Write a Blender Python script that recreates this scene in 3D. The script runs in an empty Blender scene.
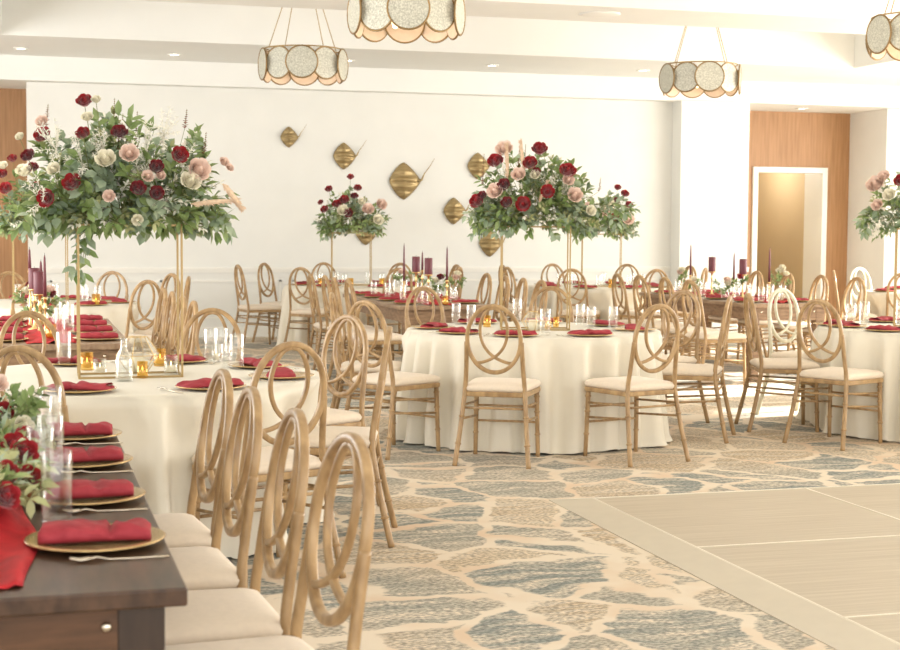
import bpy, math, random
from mathutils import Vector, Matrix
PI = math.pi
R = math.radians
scene = bpy.context.scene
col = scene.collection

# ------------------------------------------------------------------ camera
CAM_H = 1.41
FPX = 1500.0
yaw, pitch, roll = R(16), math.atan(98 / 1500), 0.006
Fw = Vector((math.sin(yaw) * math.cos(pitch), math.cos(yaw) * math.cos(pitch), -math.sin(pitch)))
Rt0 = Vector((math.cos(yaw), -math.sin(yaw), 0))
Up0 = Rt0.cross(Fw)
Rt = Rt0 * math.cos(roll) + Up0 * math.sin(roll)
Up = Up0 * math.cos(roll) - Rt0 * math.sin(roll)
CAM = Vector((0, 0, CAM_H))
cam_data = bpy.data.cameras.new('camera')
cam = bpy.data.objects.new('camera', cam_data)
col.objects.link(cam)
cam.matrix_world = Matrix(((Rt.x, Up.x, -Fw.x, CAM.x), (Rt.y, Up.y, -Fw.y, CAM.y), (Rt.z, Up.z, -Fw.z, CAM.z), (0, 0, 0, 1)))
cam_data.sensor_width = 36
cam_data.lens = FPX / 900 * 36
cam_data.clip_start = 0.05
cam_data.dof.use_dof = True
cam_data.dof.focus_distance = 7.5
cam_data.dof.aperture_fstop = 6.8
scene.camera = cam

# ------------------------------------------------------------------ world, sun, window light, added fill, exposure
world = bpy.data.worlds.new('world')
scene.world = world
world.use_nodes = True
bgn = world.node_tree.nodes['Background']
bgn.inputs[0].default_value = (1.0, 0.985, 0.96, 1)
bgn.inputs[1].default_value = 1.5
sun_d = bpy.data.lights.new('sun', 'SUN')
sun_d.energy = 20
sun_d.color = (1.0, 0.95, 0.87)
sun_d.angle = R(1.0)
sun = bpy.data.objects.new('sun', sun_d)
col.objects.link(sun)
sun.rotation_euler = Vector((-0.93, -0.10, -0.31)).to_track_quat('-Z', 'Y').to_euler()


def area(name, loc, target, sx, sy, power, color):
    d = bpy.data.lights.new(name, 'AREA')
    d.shape = 'RECTANGLE'
    d.size = sx
    d.size_y = sy
    d.energy = power
    d.color = color
    o = bpy.data.objects.new(name, d)
    col.objects.link(o)
    o.location = loc
    o.rotation_euler = (Vector(target) - Vector(loc)).to_track_quat('-Z', 'Y').to_euler()
    return o


# daylight of the tall windows on the right, plus added fill behind and at left
area('window_light_behind', (3, -3.5, 2.0), (4, 12, 1.4), 11, 3.0, 200, (1, 0.985, 0.96))  # added area fill; the room is left open behind the camera
area('window_light_right', (13.4, 10.5, 1.7), (4, 10.5, 1.5), 12, 2.6, 700, (1, 0.98, 0.95))
area('window_light_left', (-4.0, 12.0, 1.7), (5, 14, 1.9), 11, 2.4, 430, (1, 0.98, 0.95))  # added area fill that brightens the left side of the room
scene.view_settings.view_transform = 'Standard'
scene.view_settings.look = 'None'
scene.view_settings.gamma = 1
scene.view_settings.use_curve_mapping = False
scene.view_settings.exposure = 0.22
scene.cycles.use_denoising = True
scene.cycles.max_bounces = 10
scene.cycles.diffuse_bounces = 5
scene.cycles.transmission_bounces = 8
scene.cycles.transparent_max_bounces = 12
scene.cycles.caustics_refractive = False
scene.cycles.caustics_reflective = False
scene.cycles.sample_clamp_indirect = 6


# ------------------------------------------------------------------ pixel helpers (used to find where a thing stands)
def ray(x, y):
    return Fw * FPX + Rt * (x - 450) - Up * (y - 325)


def at(x, y, z):
    d = ray(x, y)
    return CAM + d * ((z - CAM_H) / d.z)


def atY(x, y, Y):
    d = ray(x, y)
    return CAM + d * (Y / d.y)


# ------------------------------------------------------------------ materials
def new_mat(name):
    m = bpy.data.materials.new(name)
    m.use_nodes = True
    nt = m.node_tree
    return m, nt, nt.nodes['Principled BSDF']


def mat(name, c, rough=0.5, metal=0.0, noise=0.0, scale=20, stretch=(1, 1, 1), bump=0.0, c2=None, sheen=0, trans=0, ior=1.45, emit=None, es=0, coords='Object', alpha=1, detail=4):
    m, nt, b = new_mat(name)
    b.inputs['Base Color'].default_value = (*c, 1)
    b.inputs['Roughness'].default_value = rough
    b.inputs['Metallic'].default_value = metal
    b.inputs['Transmission Weight'].default_value = trans
    b.inputs['IOR'].default_value = ior
    b.inputs['Sheen Weight'].default_value = sheen
    if emit:
        b.inputs['Emission Color'].default_value = (*emit, 1)
        b.inputs['Emission Strength'].default_value = es
    if noise or bump or c2:
        tc = nt.nodes.new('ShaderNodeTexCoord')
        mp = nt.nodes.new('ShaderNodeMapping')
        mp.inputs['Scale'].default_value = stretch
        nz = nt.nodes.new('ShaderNodeTexNoise')
        nz.inputs['Scale'].default_value = scale
        nz.inputs['Detail'].default_value = detail
        nt.links.new(tc.outputs[coords], mp.inputs[0])
        nt.links.new(mp.outputs[0], nz.inputs['Vector'])
        cr = nt.nodes.new('ShaderNodeValToRGB')
        cc2 = c2 if c2 else tuple(max(0, x * (1 - noise)) for x in c)
        cr.color_ramp.elements[0].position = 0.32
        cr.color_ramp.elements[1].position = 0.68
        cr.color_ramp.elements[0].color = (*cc2, 1)
        cr.color_ramp.elements[1].color = (*c, 1)
        nt.links.new(nz.outputs['Fac'], cr.inputs[0])
        nt.links.new(cr.outputs[0], b.inputs['Base Color'])
        if bump:
            bp = nt.nodes.new('ShaderNodeBump')
            bp.inputs['Strength'].default_value = bump
            bp.inputs['Distance'].default_value = 0.01
            nt.links.new(nz.outputs['Fac'], bp.inputs['Height'])
            nt.links.new(bp.outputs[0], b.inputs['Normal'])
    return m


M = {}
M['wall'] = mat('cream_wall_paint', (0.80, 0.80, 0.765), 0.75, noise=0.03, scale=3, bump=0.02)
M['ceil'] = mat('ceiling_paint', (0.85, 0.855, 0.83), 0.8, noise=0.02, scale=2)
M['trim'] = mat('white_trim_paint', (0.86, 0.85, 0.80), 0.45, noise=0.02, scale=5)
M['woodwall'] = mat('wood_panelling', (0.47, 0.26, 0.125), 0.45, c2=(0.36, 0.19, 0.085), scale=5, stretch=(6, 6, 0.35), bump=0.04)
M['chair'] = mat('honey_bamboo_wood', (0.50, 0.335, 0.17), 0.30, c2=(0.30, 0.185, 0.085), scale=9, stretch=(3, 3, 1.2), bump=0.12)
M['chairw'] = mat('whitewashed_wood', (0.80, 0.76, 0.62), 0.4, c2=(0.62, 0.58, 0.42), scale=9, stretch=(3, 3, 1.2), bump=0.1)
M['cushion'] = mat('cream_cushion_fabric', (0.80, 0.69, 0.56), 0.8, noise=0.05, scale=60, bump=0.05, sheen=0.2)
M['cloth'] = mat('ivory_satin_cloth', (0.78, 0.73, 0.615), 0.5, noise=0.04, scale=4, bump=0.04, sheen=0.15)
M['napkin'] = mat('burgundy_napkin_fabric', (0.42, 0.042, 0.058), 0.7, c2=(0.30, 0.022, 0.036), scale=22, bump=0.15, sheen=0.0)
M['runner'] = mat('red_runner_fabric', (0.55, 0.014, 0.022), 0.7, c2=(0.36, 0.008, 0.014), scale=14, bump=0.2)
M['table'] = mat('dark_walnut_tabletop', (0.095, 0.050, 0.028), 0.33, c2=(0.045, 0.023, 0.013), scale=7, stretch=(5, 0.8, 3), bump=0.05)
M['apron'] = mat('walnut_apron_wood', (0.13, 0.06, 0.027), 0.4, c2=(0.07, 0.032, 0.014), scale=7, stretch=(1, 1, 7), bump=0.05)
M['darkwood'] = mat('dark_leg_wood', (0.05, 0.03, 0.02), 0.4, noise=0.3, scale=9, stretch=(5, 5, 1))
M['table2'] = mat('greyed_farm_tabletop', (0.36, 0.25, 0.16), 0.4, c2=(0.24, 0.15, 0.09), scale=7, stretch=(5, 0.8, 3), bump=0.05)
M['apron2'] = mat('weathered_farm_wood', (0.33, 0.21, 0.125), 0.5, c2=(0.19, 0.115, 0.065), scale=8, stretch=(1.5, 1.5, 6), bump=0.08)
M['brass'] = mat('brushed_brass', (0.78, 0.58, 0.28), 0.28, 1.0)
M['gold'] = mat('gold_painted_metal', (0.42, 0.295, 0.13), 0.4, 0.35)
M['antique'] = mat('antique_gold_metal', (0.46, 0.35, 0.18), 0.42, 0.55, c2=(0.30, 0.21, 0.09), scale=5, stretch=(1, 1, 6))
M['charger'] = mat('gold_charger_glass', (0.70, 0.50, 0.24), 0.22, 0.65, c2=(0.50, 0.33, 0.14), scale=30)
M['silver'] = mat('champagne_cutlery', (0.78, 0.70, 0.58), 0.2, 1.0)


def thin_glass(name, tint, base=0.05, gl=(1, 1, 1)):
    m = bpy.data.materials.new(name)
    m.use_nodes = True
    nt = m.node_tree
    nt.nodes.clear()
    N = nt.nodes.new
    out = N('ShaderNodeOutputMaterial')
    tr = N('ShaderNodeBsdfTransparent'); tr.inputs[0].default_value = (*tint, 1)
    gb = N('ShaderNodeBsdfGlossy'); gb.inputs['Roughness'].default_value = 0.06; gb.inputs[0].default_value = (*gl, 1)
    lw = N('ShaderNodeLayerWeight'); lw.inputs[0].default_value = 0.22
    ad = N('ShaderNodeMath'); ad.operation = 'MULTIPLY_ADD'; ad.use_clamp = True
    ad.inputs[1].default_value = 0.5; ad.inputs[2].default_value = base
    nt.links.new(lw.outputs['Facing'], ad.inputs[0])
    mx = N('ShaderNodeMixShader')
    nt.links.new(ad.outputs[0], mx.inputs[0]); nt.links.new(tr.outputs[0], mx.inputs[1]); nt.links.new(gb.outputs[0], mx.inputs[2])
    nt.links.new(mx.outputs[0], out.inputs[0])
    return m


M['glass'] = thin_glass('clear_glass', (0.985, 0.99, 0.985))
M['amber'] = thin_glass('amber_glass', (0.98, 0.84, 0.50), 0.12, (1, 0.80, 0.42))
M['wax'] = mat('ivory_wax', (0.90, 0.82, 0.66), 0.5, emit=(1, 0.8, 0.4), es=0.15)
M['flame'] = mat('candle_flame', (1, 0.7, 0.3), 0.5, emit=(1.0, 0.65, 0.25), es=6)
M['burg'] = mat('burgundy_wax', (0.17, 0.045, 0.06), 0.42, noise=0.15, scale=10)
M['wick'] = mat('dark_wick', (0.03, 0.02, 0.02), 0.9)
M['rose'] = mat('red_rose_petal', (0.46, 0.010, 0.018), 0.55, c2=(0.26, 0.005, 0.010), scale=25, sheen=0.3)
M['drose'] = mat('dark_red_rose_petal', (0.27, 0.008, 0.016), 0.55, c2=(0.13, 0.004, 0.008), scale=25, sheen=0.3)
M['blush'] = mat('blush_rose_petal', (0.90, 0.66, 0.57), 0.55, c2=(0.88, 0.76, 0.66), scale=20)
M['white'] = mat('cream_rose_petal', (0.93, 0.90, 0.77), 0.55, c2=(0.90, 0.85, 0.68), scale=20)
M['pampas'] = mat('peach_pampas', (0.84, 0.64, 0.46), 0.8, noise=0.2, scale=60)
M['spike'] = mat('rust_red_blossom', (0.34, 0.10, 0.06), 0.7, noise=0.3, scale=80)
M['astilbe'] = mat('white_astilbe', (0.94, 0.92, 0.82), 0.8, noise=0.1, scale=40)
M['leaf1'] = mat('eucalyptus_leaf', (0.44, 0.52, 0.37), 0.5, c2=(0.25, 0.34, 0.22), scale=9)
M['leaf2'] = mat('green_leaf', (0.33, 0.42, 0.17), 0.42, c2=(0.17, 0.26, 0.08), scale=9)
M['leaf3'] = mat('olive_leaf', (0.50, 0.52, 0.27), 0.5, c2=(0.36, 0.38, 0.18), scale=9)
M['stem'] = mat('green_stem', (0.22, 0.24, 0.09), 0.6)
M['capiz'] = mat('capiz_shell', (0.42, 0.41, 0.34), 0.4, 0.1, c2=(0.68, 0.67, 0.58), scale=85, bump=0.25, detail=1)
M['capiz2'] = mat('lit_capiz_shell', (0.78, 0.62, 0.48), 0.4, c2=(0.70, 0.56, 0.43), scale=20, trans=0.0)  # same shell, with the peach lamp glow put into its colour
M['rim'] = mat('dark_bronze_rim', (0.30, 0.20, 0.09), 0.4, 0.6)
M['dark'] = mat('dark_disc_back', (0.10, 0.095, 0.07), 0.5, noise=0.2, scale=20)
M['bulb'] = mat('warm_bulb', (1, 0.9, 0.7), 0.5, emit=(1, 0.8, 0.5), es=3)
M['lamp'] = mat('downlight_lens', (1, 0.98, 0.9), 0.5, emit=(1, 0.95, 0.85), es=6)
M['corr'] = mat('tan_corridor_paint', (0.62, 0.50, 0.32), 0.8, noise=0.03, scale=3)
M['dooredge'] = mat('door_leaf_paint', (0.70, 0.62, 0.45), 0.6, noise=0.03, scale=3)
M['hinge'] = mat('grey_hinge', (0.22, 0.21, 0.18), 0.4, 0.8)
M['danceedge'] = mat('beige_dance_floor_ramp', (0.60, 0.54, 0.44), 0.5, noise=0.04, scale=12)
M['aluminium'] = mat('pale_metal_strip', (0.88, 0.83, 0.72), 0.3, 0.4)
M['outside'] = mat('pale_paving', (0.80, 0.76, 0.68), 0.9, noise=0.06, scale=2)


def carpet_material():
    m, nt, b = new_mat('flagstone_carpet')
    L = nt.links.new
    N = nt.nodes.new
    tc = N('ShaderNodeTexCoord')
    nz = N('ShaderNodeTexNoise')
    nz.inputs['Scale'].default_value = 1.9
    nz.inputs['Detail'].default_value = 3
    L(tc.outputs['Object'], nz.inputs['Vector'])
    nzb = N('ShaderNodeTexNoise')
    nzb.inputs['Scale'].default_value = 9
    nzb.inputs['Detail'].default_value = 3
    L(tc.outputs['Object'], nzb.inputs['Vector'])

    def sc(a, k, off=0.0):
        s = N('ShaderNodeVectorMath'); s.operation = 'SUBTRACT'
        L(a, s.inputs[0]); s.inputs[1].default_value = (0.5, 0.5, 0.5)
        t = N('ShaderNodeVectorMath'); t.operation = 'SCALE'
        L(s.outputs[0], t.inputs[0]); t.inputs['Scale'].default_value = k
        return t.outputs[0]
    a1 = N('ShaderNodeVectorMath'); a1.operation = 'ADD'
    L(tc.outputs['Object'], a1.inputs[0]); L(sc(nz.outputs['Color'], 0.36), a1.inputs[1])
    a2 = N('ShaderNodeVectorMath'); a2.operation = 'ADD'
    L(a1.outputs[0], a2.inputs[0]); L(sc(nzb.outputs['Color'], 0.10), a2.inputs[1])
    mp = N('ShaderNodeMapping'); mp.inputs['Scale'].default_value = (1.0, 0.82, 0)
    mp.inputs['Location'].default_value = (3.3, 1.7, 0)
    L(a2.outputs[0], mp.inputs[0])
    vd = N('ShaderNodeTexVoronoi'); vd.feature = 'DISTANCE_TO_EDGE'; vd.inputs['Scale'].default_value = 2.25
    vc = N('ShaderNodeTexVoronoi'); vc.feature = 'F1'; vc.inputs['Scale'].default_value = 2.25
    L(mp.outputs[0], vd.inputs['Vector']); L(mp.outputs[0], vc.inputs['Vector'])
    # colour of each stone
    sep = N('ShaderNodeSeparateColor')
    L(vc.outputs['Color'], sep.inputs[0])
    # the stones drift in tone over larger patches of the room
    big = N('ShaderNodeTexNoise'); big.inputs['Scale'].default_value = 0.55; big.inputs['Detail'].default_value = 1
    L(tc.outputs['Object'], big.inputs['Vector'])
    mxb = N('ShaderNodeMath'); mxb.operation = 'MULTIPLY_ADD'
    L(big.outputs['Fac'], mxb.inputs[0]); mxb.inputs[1].default_value = 1.0
    hb = N('ShaderNodeMath'); hb.operation = 'MULTIPLY_ADD'
    L(sep.outputs[0], hb.inputs[0]); hb.inputs[1].default_value = 0.62; hb.inputs[2].default_value = -0.32
    L(hb.outputs[0], mxb.inputs[2])
    cr = N('ShaderNodeValToRGB')
    cr.color_ramp.interpolation = 'LINEAR'
    e = cr.color_ramp.elements
    e[0].position = 0.30; e[0].color = (0.27, 0.29, 0.275, 1)
    e[1].position = 0.80; e[1].color = (0.60, 0.50, 0.38, 1)
    x = e.new(0.44); x.color = (0.37, 0.36, 0.315, 1)
    x = e.new(0.54); x.color = (0.48, 0.42, 0.34, 1)
    x = e.new(0.66); x.color = (0.54, 0.42, 0.29, 1)
    L(mxb.outputs[0], cr.inputs[0])
    # streaks running across the room
    mps = N('ShaderNodeMapping'); mps.inputs['Scale'].default_value = (2.4, 15, 1)
    L(a1.outputs[0], mps.inputs[0])
    st = N('ShaderNodeTexNoise'); st.inputs['Scale'].default_value = 1.0; st.inputs['Detail'].default_value = 5; st.inputs['Roughness'].default_value = 0.62
    L(mps.outputs[0], st.inputs['Vector'])
    sr = N('ShaderNodeValToRGB'); sr.color_ramp.elements[0].position = 0.44; sr.color_ramp.elements[1].position = 0.60
    L(st.outputs['Fac'], sr.inputs[0])
    mpf = N('ShaderNodeMapping'); mpf.inputs['Scale'].default_value = (45, 90, 1)
    L(tc.outputs['Object'], mpf.inputs[0])
    fi = N('ShaderNodeTexNoise'); fi.inputs['Scale'].default_value = 1.0; fi.inputs['Detail'].default_value = 1
    L(mpf.outputs[0], fi.inputs['Vector'])
    fr = N('ShaderNodeValToRGB'); fr.color_ramp.elements[0].position = 0.40; fr.color_ramp.elements[1].position = 0.60
    L(fi.outputs['Fac'], fr.inputs[0])
    m1 = N('ShaderNodeMix'); m1.data_type = 'RGBA'
    L(sr.outputs[0], m1.inputs[0]); L(cr.outputs[0], m1.inputs[6]); m1.inputs[7].default_value = (0.66, 0.58, 0.48, 1)
    m1f = N('ShaderNodeMath'); m1f.operation = 'MULTIPLY'
    L(sr.outputs[0], m1f.inputs[0]); m1f.inputs[1].default_value = 0.9
    L(m1f.outputs[0], m1.inputs[0])
    m2 = N('ShaderNodeMix'); m2.data_type = 'RGBA'; m2.blend_type = 'MULTIPLY'
    m2.inputs[0].default_value = 0.7
    L(m1.outputs[2], m2.inputs[6])
    fc = N('ShaderNodeMix'); fc.data_type = 'RGBA'
    L(fr.outputs[0], fc.inputs[0]); fc.inputs[6].default_value = (0.38, 0.40, 0.41, 1); fc.inputs[7].default_value = (1.25, 1.22, 1.15, 1)
    L(fc.outputs[2], m2.inputs[7])
    # light joints between the stones, partly warm orange
    go = N('ShaderNodeValToRGB')
    go.color_ramp.elements[0].position = 0.45; go.color_ramp.elements[0].color = (0.72, 0.63, 0.51, 1)
    go.color_ramp.elements[1].position = 0.62; go.color_ramp.elements[1].color = (0.67, 0.52, 0.38, 1)
    L(nz.outputs['Fac'], go.inputs[0])
    dn = N('ShaderNodeMath'); dn.operation = 'MULTIPLY_ADD'
    L(st.outputs['Fac'], dn.inputs[0]); dn.inputs[1].default_value = -0.085
    L(vd.outputs['Distance'], dn.inputs[2])
    ed = N('ShaderNodeValToRGB'); ed.color_ramp.elements[0].position = -0.0; ed.color_ramp.elements[1].position = 0.024
    dn2 = N('ShaderNodeMath'); dn2.operation = 'ADD'; dn2.inputs[1].default_value = 0.002
    L(dn.outputs[0], dn2.inputs[0]); L(dn2.outputs[0], ed.inputs[0])
    m3 = N('ShaderNodeMix'); m3.data_type = 'RGBA'
    L(ed.outputs[0], m3.inputs[0]); L(go.outputs[0], m3.inputs[6]); L(m2.outputs[2], m3.inputs[7])
    L(m3.outputs[2], b.inputs['Base Color'])
    b.inputs['Roughness'].default_value = 0.95
    bp = N('ShaderNodeBump'); bp.inputs['Strength'].default_value = 0.25; bp.inputs['Distance'].default_value = 0.004
    L(fi.outputs['Fac'], bp.inputs['Height']); L(bp.outputs[0], b.inputs['Normal'])
    return m


def plank_material():
    m, nt, b = new_mat('streaked_vinyl_plank')
    L = nt.links.new
    N = nt.nodes.new
    tc = N('ShaderNodeTexCoord')
    mp = N('ShaderNodeMapping'); mp.inputs['Scale'].default_value = (1.6, 70, 1)
    L(tc.outputs['Object'], mp.inputs[0])
    nz = N('ShaderNodeTexNoise'); nz.inputs['Scale'].default_value = 1; nz.inputs['Detail'].default_value = 5
    L(mp.outputs[0], nz.inputs['Vector'])
    cr = N('ShaderNodeValToRGB')
    cr.color_ramp.elements[0].position = 0.3; cr.color_ramp.elements[0].color = (0.44, 0.37, 0.28, 1)
    cr.color_ramp.elements[1].position = 0.7; cr.color_ramp.elements[1].color = (0.55, 0.48, 0.38, 1)
    L(nz.outputs['Fac'], cr.inputs[0]); L(cr.outputs[0], b.inputs['Base Color'])
    b.inputs['Roughness'].default_value = 0.5
    return m


M['carpet'] = carpet_material()
M['plank'] = plank_material()


# ------------------------------------------------------------------ mesh builder
class MB:
    def __init__(s):
        s.v, s.f, s.sm = [], [], []

    def add(s, vs, fs, smooth=True):
        n = len(s.v)
        s.v += [tuple(v) for v in vs]
        s.f += [tuple(i + n for i in f) for f in fs]
        s.sm += [smooth] * len(fs)
        return s

    def box(s, x0, x1, y0, y1, z0, z1):
        vs = [(x, y, z) for z in (z0, z1) for y in (y0, y1) for x in (x0, x1)]
        return s.add(vs, [(0, 2, 3, 1), (4, 5, 7, 6), (0, 1, 5, 4), (2, 6, 7, 3), (0, 4, 6, 2), (1, 3, 7, 5)], False)

    def sweep(s, pts, a, b=None, n=8, closed=False, side=None, cap=True, sq=1.0):
        """section half-size a across and b along `side`, swept along pts (a, b may be lists)"""
        pts = [Vector(p) for p in pts]
        m = len(pts)
        A = a if isinstance(a, (list, tuple)) else [a] * m
        B = (b if isinstance(b, (list, tuple)) else [b] * m) if b is not None else A
        vs = []
        prev = None
        for i, p in enumerate(pts):
            if closed:
                t = pts[(i + 1) % m] - pts[i - 1]
            else:
                t = pts[min(i + 1, m - 1)] - pts[max(i - 1, 0)]
            t.normalize()
            if side is not None:
                d = Vector(side)
            elif prev is None:
                d = Vector((0, 1, 0)) if abs(t.y) < 0.9 else Vector((1, 0, 0))
            else:
                d = prev
            d = (d - t * d.dot(t)).normalized()
            prev = d
            u = t.cross(d)
            for k in range(n):
                th = 2 * PI * (k + 0.5) / n
                c, q = math.cos(th), math.sin(th)
                if sq != 1.0:
                    c = math.copysign(abs(c) ** sq, c)
                    q = math.copysign(abs(q) ** sq, q)
                vs.append(p + u * (A[i] * c) + d * (B[i] * q))
        fs = []
        for i in range(m if closed else m - 1):
            j = (i + 1) % m
            for k in range(n):
                l = (k + 1) % n
                fs.append((i * n + k, i * n + l, j * n + l, j * n + k))
        if not closed and cap:
            fs.append(tuple(range(n - 1, -1, -1)))
            fs.append(tuple((m - 1) * n + k for k in range(n)))
        return s.add(vs, fs)

    def lathe(s, prof, n=20, c=(0, 0, 0), closed=False, smooth=True):
        vs, fs = [], []
        for r, z in prof:
            for k in range(n):
                th = 2 * PI * k / n
                vs.append((c[0] + r * math.cos(th), c[1] + r * math.sin(th), c[2] + z))
        m = len(prof)
        for i in range(m if closed else m - 1):
            j = (i + 1) % m
            for k in range(n):
                l = (k + 1) % n
                fs.append((i * n + k, i * n + l, j * n + l, j * n + k))
        if not closed:
            if prof[0][0] > 1e-4:
                fs.append(tuple(range(n - 1, -1, -1)))
            if prof[-1][0] > 1e-4:
                fs.append(tuple((m - 1) * n + k for k in range(n)))
        return s.add(vs, fs, smooth)

    def mesh(s, name):
        me = bpy.data.meshes.new(name)
        me.from_pydata(s.v, [], s.f)
        me.polygons.foreach_set('use_smooth', s.sm)
        me.update()
        return me

    def build(s, name, material, parent=None):
        me = s.mesh(name)
        me.materials.append(material)
        return link(name, me, parent)


def link(name, me, parent=None):
    o = bpy.data.objects.new(name, me)
    col.objects.link(o)
    if parent:
        o.parent = parent
    return o


def tag(o, label=None, cat=None, group=None, kind=None):
    if label: o['label'] = label
    if cat: o['category'] = cat
    if group: o['group'] = group
    if kind: o['kind'] = kind
    return o


def empty(name, loc=(0, 0, 0), rz=0.0):
    o = bpy.data.objects.new(name, None)
    o.empty_display_size = 0.05
    col.objects.link(o)
    o.location = loc
    o.rotation_euler = (0, 0, rz)
    return o


KIDS = {}


def kids(o):
    return [c for c in col.objects if c.parent == o]


def copy_tree(o, parent=None):
    c = o.copy()
    col.objects.link(c)
    c.parent = parent
    if o.name not in KIDS:
        KIDS[o.name] = kids(o)
    for ch in KIDS[o.name]:
        copy_tree(ch, c)
    return c


def bevel(o, w=0.004, seg=2):
    b = o.modifiers.new('bevel', 'BEVEL')
    b.width = w
    b.segments = seg
    b.limit_method = 'ANGLE'
    return o


def struct(name, mb, m):
    o = mb.build(name, m)
    o['kind'] = 'structure'
    return o


# ================================================================== THE ROOM
ZW, ZB, ZC = 3.13, 3.42, 4.2          # wall head, beam underside, ceiling
XL, XR = -4.2, 13.6
struct('floor', MB().box(XL, XR, -4, 19.02, -0.1, 0), M['carpet'])
struct('floor_outside', MB().box(XR + 0.2, 40, -10, 30, -0.12, -0.02), M['outside'])
# back wall, its piers, and the head over the two recesses
struct('wall_back', MB().box(0.10, 9.62, 19.0, 19.2, 0, ZW), M['wall'])
struct('wall_pier', MB().box(8.59, 9.60, 18.70, 19.0, 0, ZW), M['wall'])
struct('wall_bulkhead', MB().box(XL, XR, 18.76, 20.3, ZW, ZB), M['ceil'])
struct('ceiling_ledge', MB().box(XL, XR, 16.80, 20.3, ZB, ZC), M['ceil'])
struct('ceiling_beam', MB().box(XL, XR, 12.90, 13.87, ZB, ZC), M['ceil'])
struct('ceiling', MB().box(XL, XR, -4, 20.3, ZC, ZC + 0.1), M['ceil'])
struct('ceiling_coffer_end_left', MB().box(XL, -0.16, 13.87, 16.80, ZB, ZC), M['ceil'])
struct('ceiling_coffer_end_right', MB().box(10.05, XR, 13.87, 16.80, ZB, ZC), M['ceil'])
mb = MB()
added_lwins = [(-2.6, 0.4), (1.6, 4.6), (6.4, 8.4), (9.2, 11.2), (12.0, 14.0), (14.8, 16.8)]  # left wall openings, added so that daylight can enter
y = -4
for a_, b_ in added_lwins:
    mb.box(XL - 0.2, XL, y, a_, 0, ZC)
    mb.box(XL - 0.2, XL, a_, b_, 2.9, ZC)
    mb.box(XL - 0.2, XL, a_, b_, 0, 0.5)
    y = b_
mb.box(XL - 0.2, XL, y, 20.3, 0, ZC)
struct('wall_left', mb, M['wall'])
for i, (a_, b_) in enumerate(added_lwins):
    w = MB()
    for q in ((a_, a_ + 0.06, 0.5, 2.9), (b_ - 0.06, b_, 0.5, 2.9), (a_, b_, 0.5, 0.56), (a_, b_, 2.84, 2.9), ((a_ + b_) / 2 - 0.03, (a_ + b_) / 2 + 0.03, 0.5, 2.9)):
        w.box(XL - 0.12, XL - 0.06, q[0], q[1], q[2], q[3])
    struct('window_%d' % (i + 7), w, M['trim'])  # unseen frames, added to go with the left openings
# left recess with wood panelling
struct('wall_recess_left', MB().box(XL, 0.10, 20.0, 20.2, 0, ZW), M['woodwall'])
struct('wall_recess_return', MB().box(0.10, 0.14, 19.2, 20.0, 0, ZW), M['wall'])
struct('floor_recess_left', MB().box(XL, 0.10, 19.02, 20.0, -0.1, 0), M['carpet'])
# right recess: wood panelling with a doorway, a corridor behind
dx0, dx1 = atY(757, 200, 20).x, atY(821, 200, 20).x
dzt = atY(788, 173, 20).z
mb = MB()
mb.box(9.60, dx0 - 0.04, 20.0, 20.12, 0, ZW)
mb.box(dx1 + 0.04, 11.95, 20.0, 20.12, 0, ZW)
mb.box(dx0 - 0.04, dx1 + 0.04, 20.0, 20.12, dzt + 0.04, ZW)
struct('wall_recess_right', mb, M['woodwall'])
struct('wall_recess_side', MB().box(11.92, 12.1, 19.0, 20.3, 0, ZW), M['wall'])
struct('wall_recess_side_left', MB().box(9.5, 9.62, 19.2, 20.0, 0, ZW), M['wall'])
struct('wall_back_right', MB().box(12.1, XR, 19.0, 19.2, 0, ZW), M['wall'])
struct('floor_recess_right', MB().box(9.62, 11.95, 19.02, 24.2, -0.1, 0), M['carpet'])
t = 0.085
mb = MB()
mb.box(dx0 - t, dx0, 19.96, 20.14, 0, dzt + t)
mb.box(dx1, dx1 + t, 19.96, 20.5, 0, dzt + t)
mb.box(dx0, dx1, 19.96, 20.14, dzt, dzt + t)
fr = struct('trim_1', mb, M['trim'])
bevel(fr, 0.008)
# corridor beyond the doorway
struct('wall_corridor_back', MB().box(9.6, 13.4, 22.6, 22.7, 0, 3.0), M['corr'])
struct('wall_corridor_right', MB().box(dx1 + 0.16, dx1 + 0.26, 20.14, 22.6, 0, 3.0), M['corr'])
struct('wall_corridor_left', MB().box(9.6, 9.7, 20.14, 22.6, 0, 3.0), M['corr'])
struct('ceiling_corridor', MB().box(9.6, 13.4, 20.14, 22.7, 2.8, 2.9), M['corr'])
dr = struct('door_1', MB().box(dx0 + 0.0, dx0 + 0.045, 20.15, 20.97, 0.01, dzt - 0.01), M['dooredge'])
for z in (0.35, 1.30, 2.0):
    MB().box(dx0 + 0.045, dx0 + 0.052, 20.16, 20.20, z - 0.06, z + 0.06).build('hinge', M['hinge'], dr)
ld = bpy.data.lights.new('corridor_lamp', 'POINT')  # unseen point light without a fixture, brightens the corridor
ld.energy = 34
ld.color = (1, 0.95, 0.86)
ld.shadow_soft_size = 0.15
lo = bpy.data.objects.new('corridor_lamp', ld)
col.objects.link(lo)
lo.location = (10.9, 21.4, 2.5)
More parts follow.
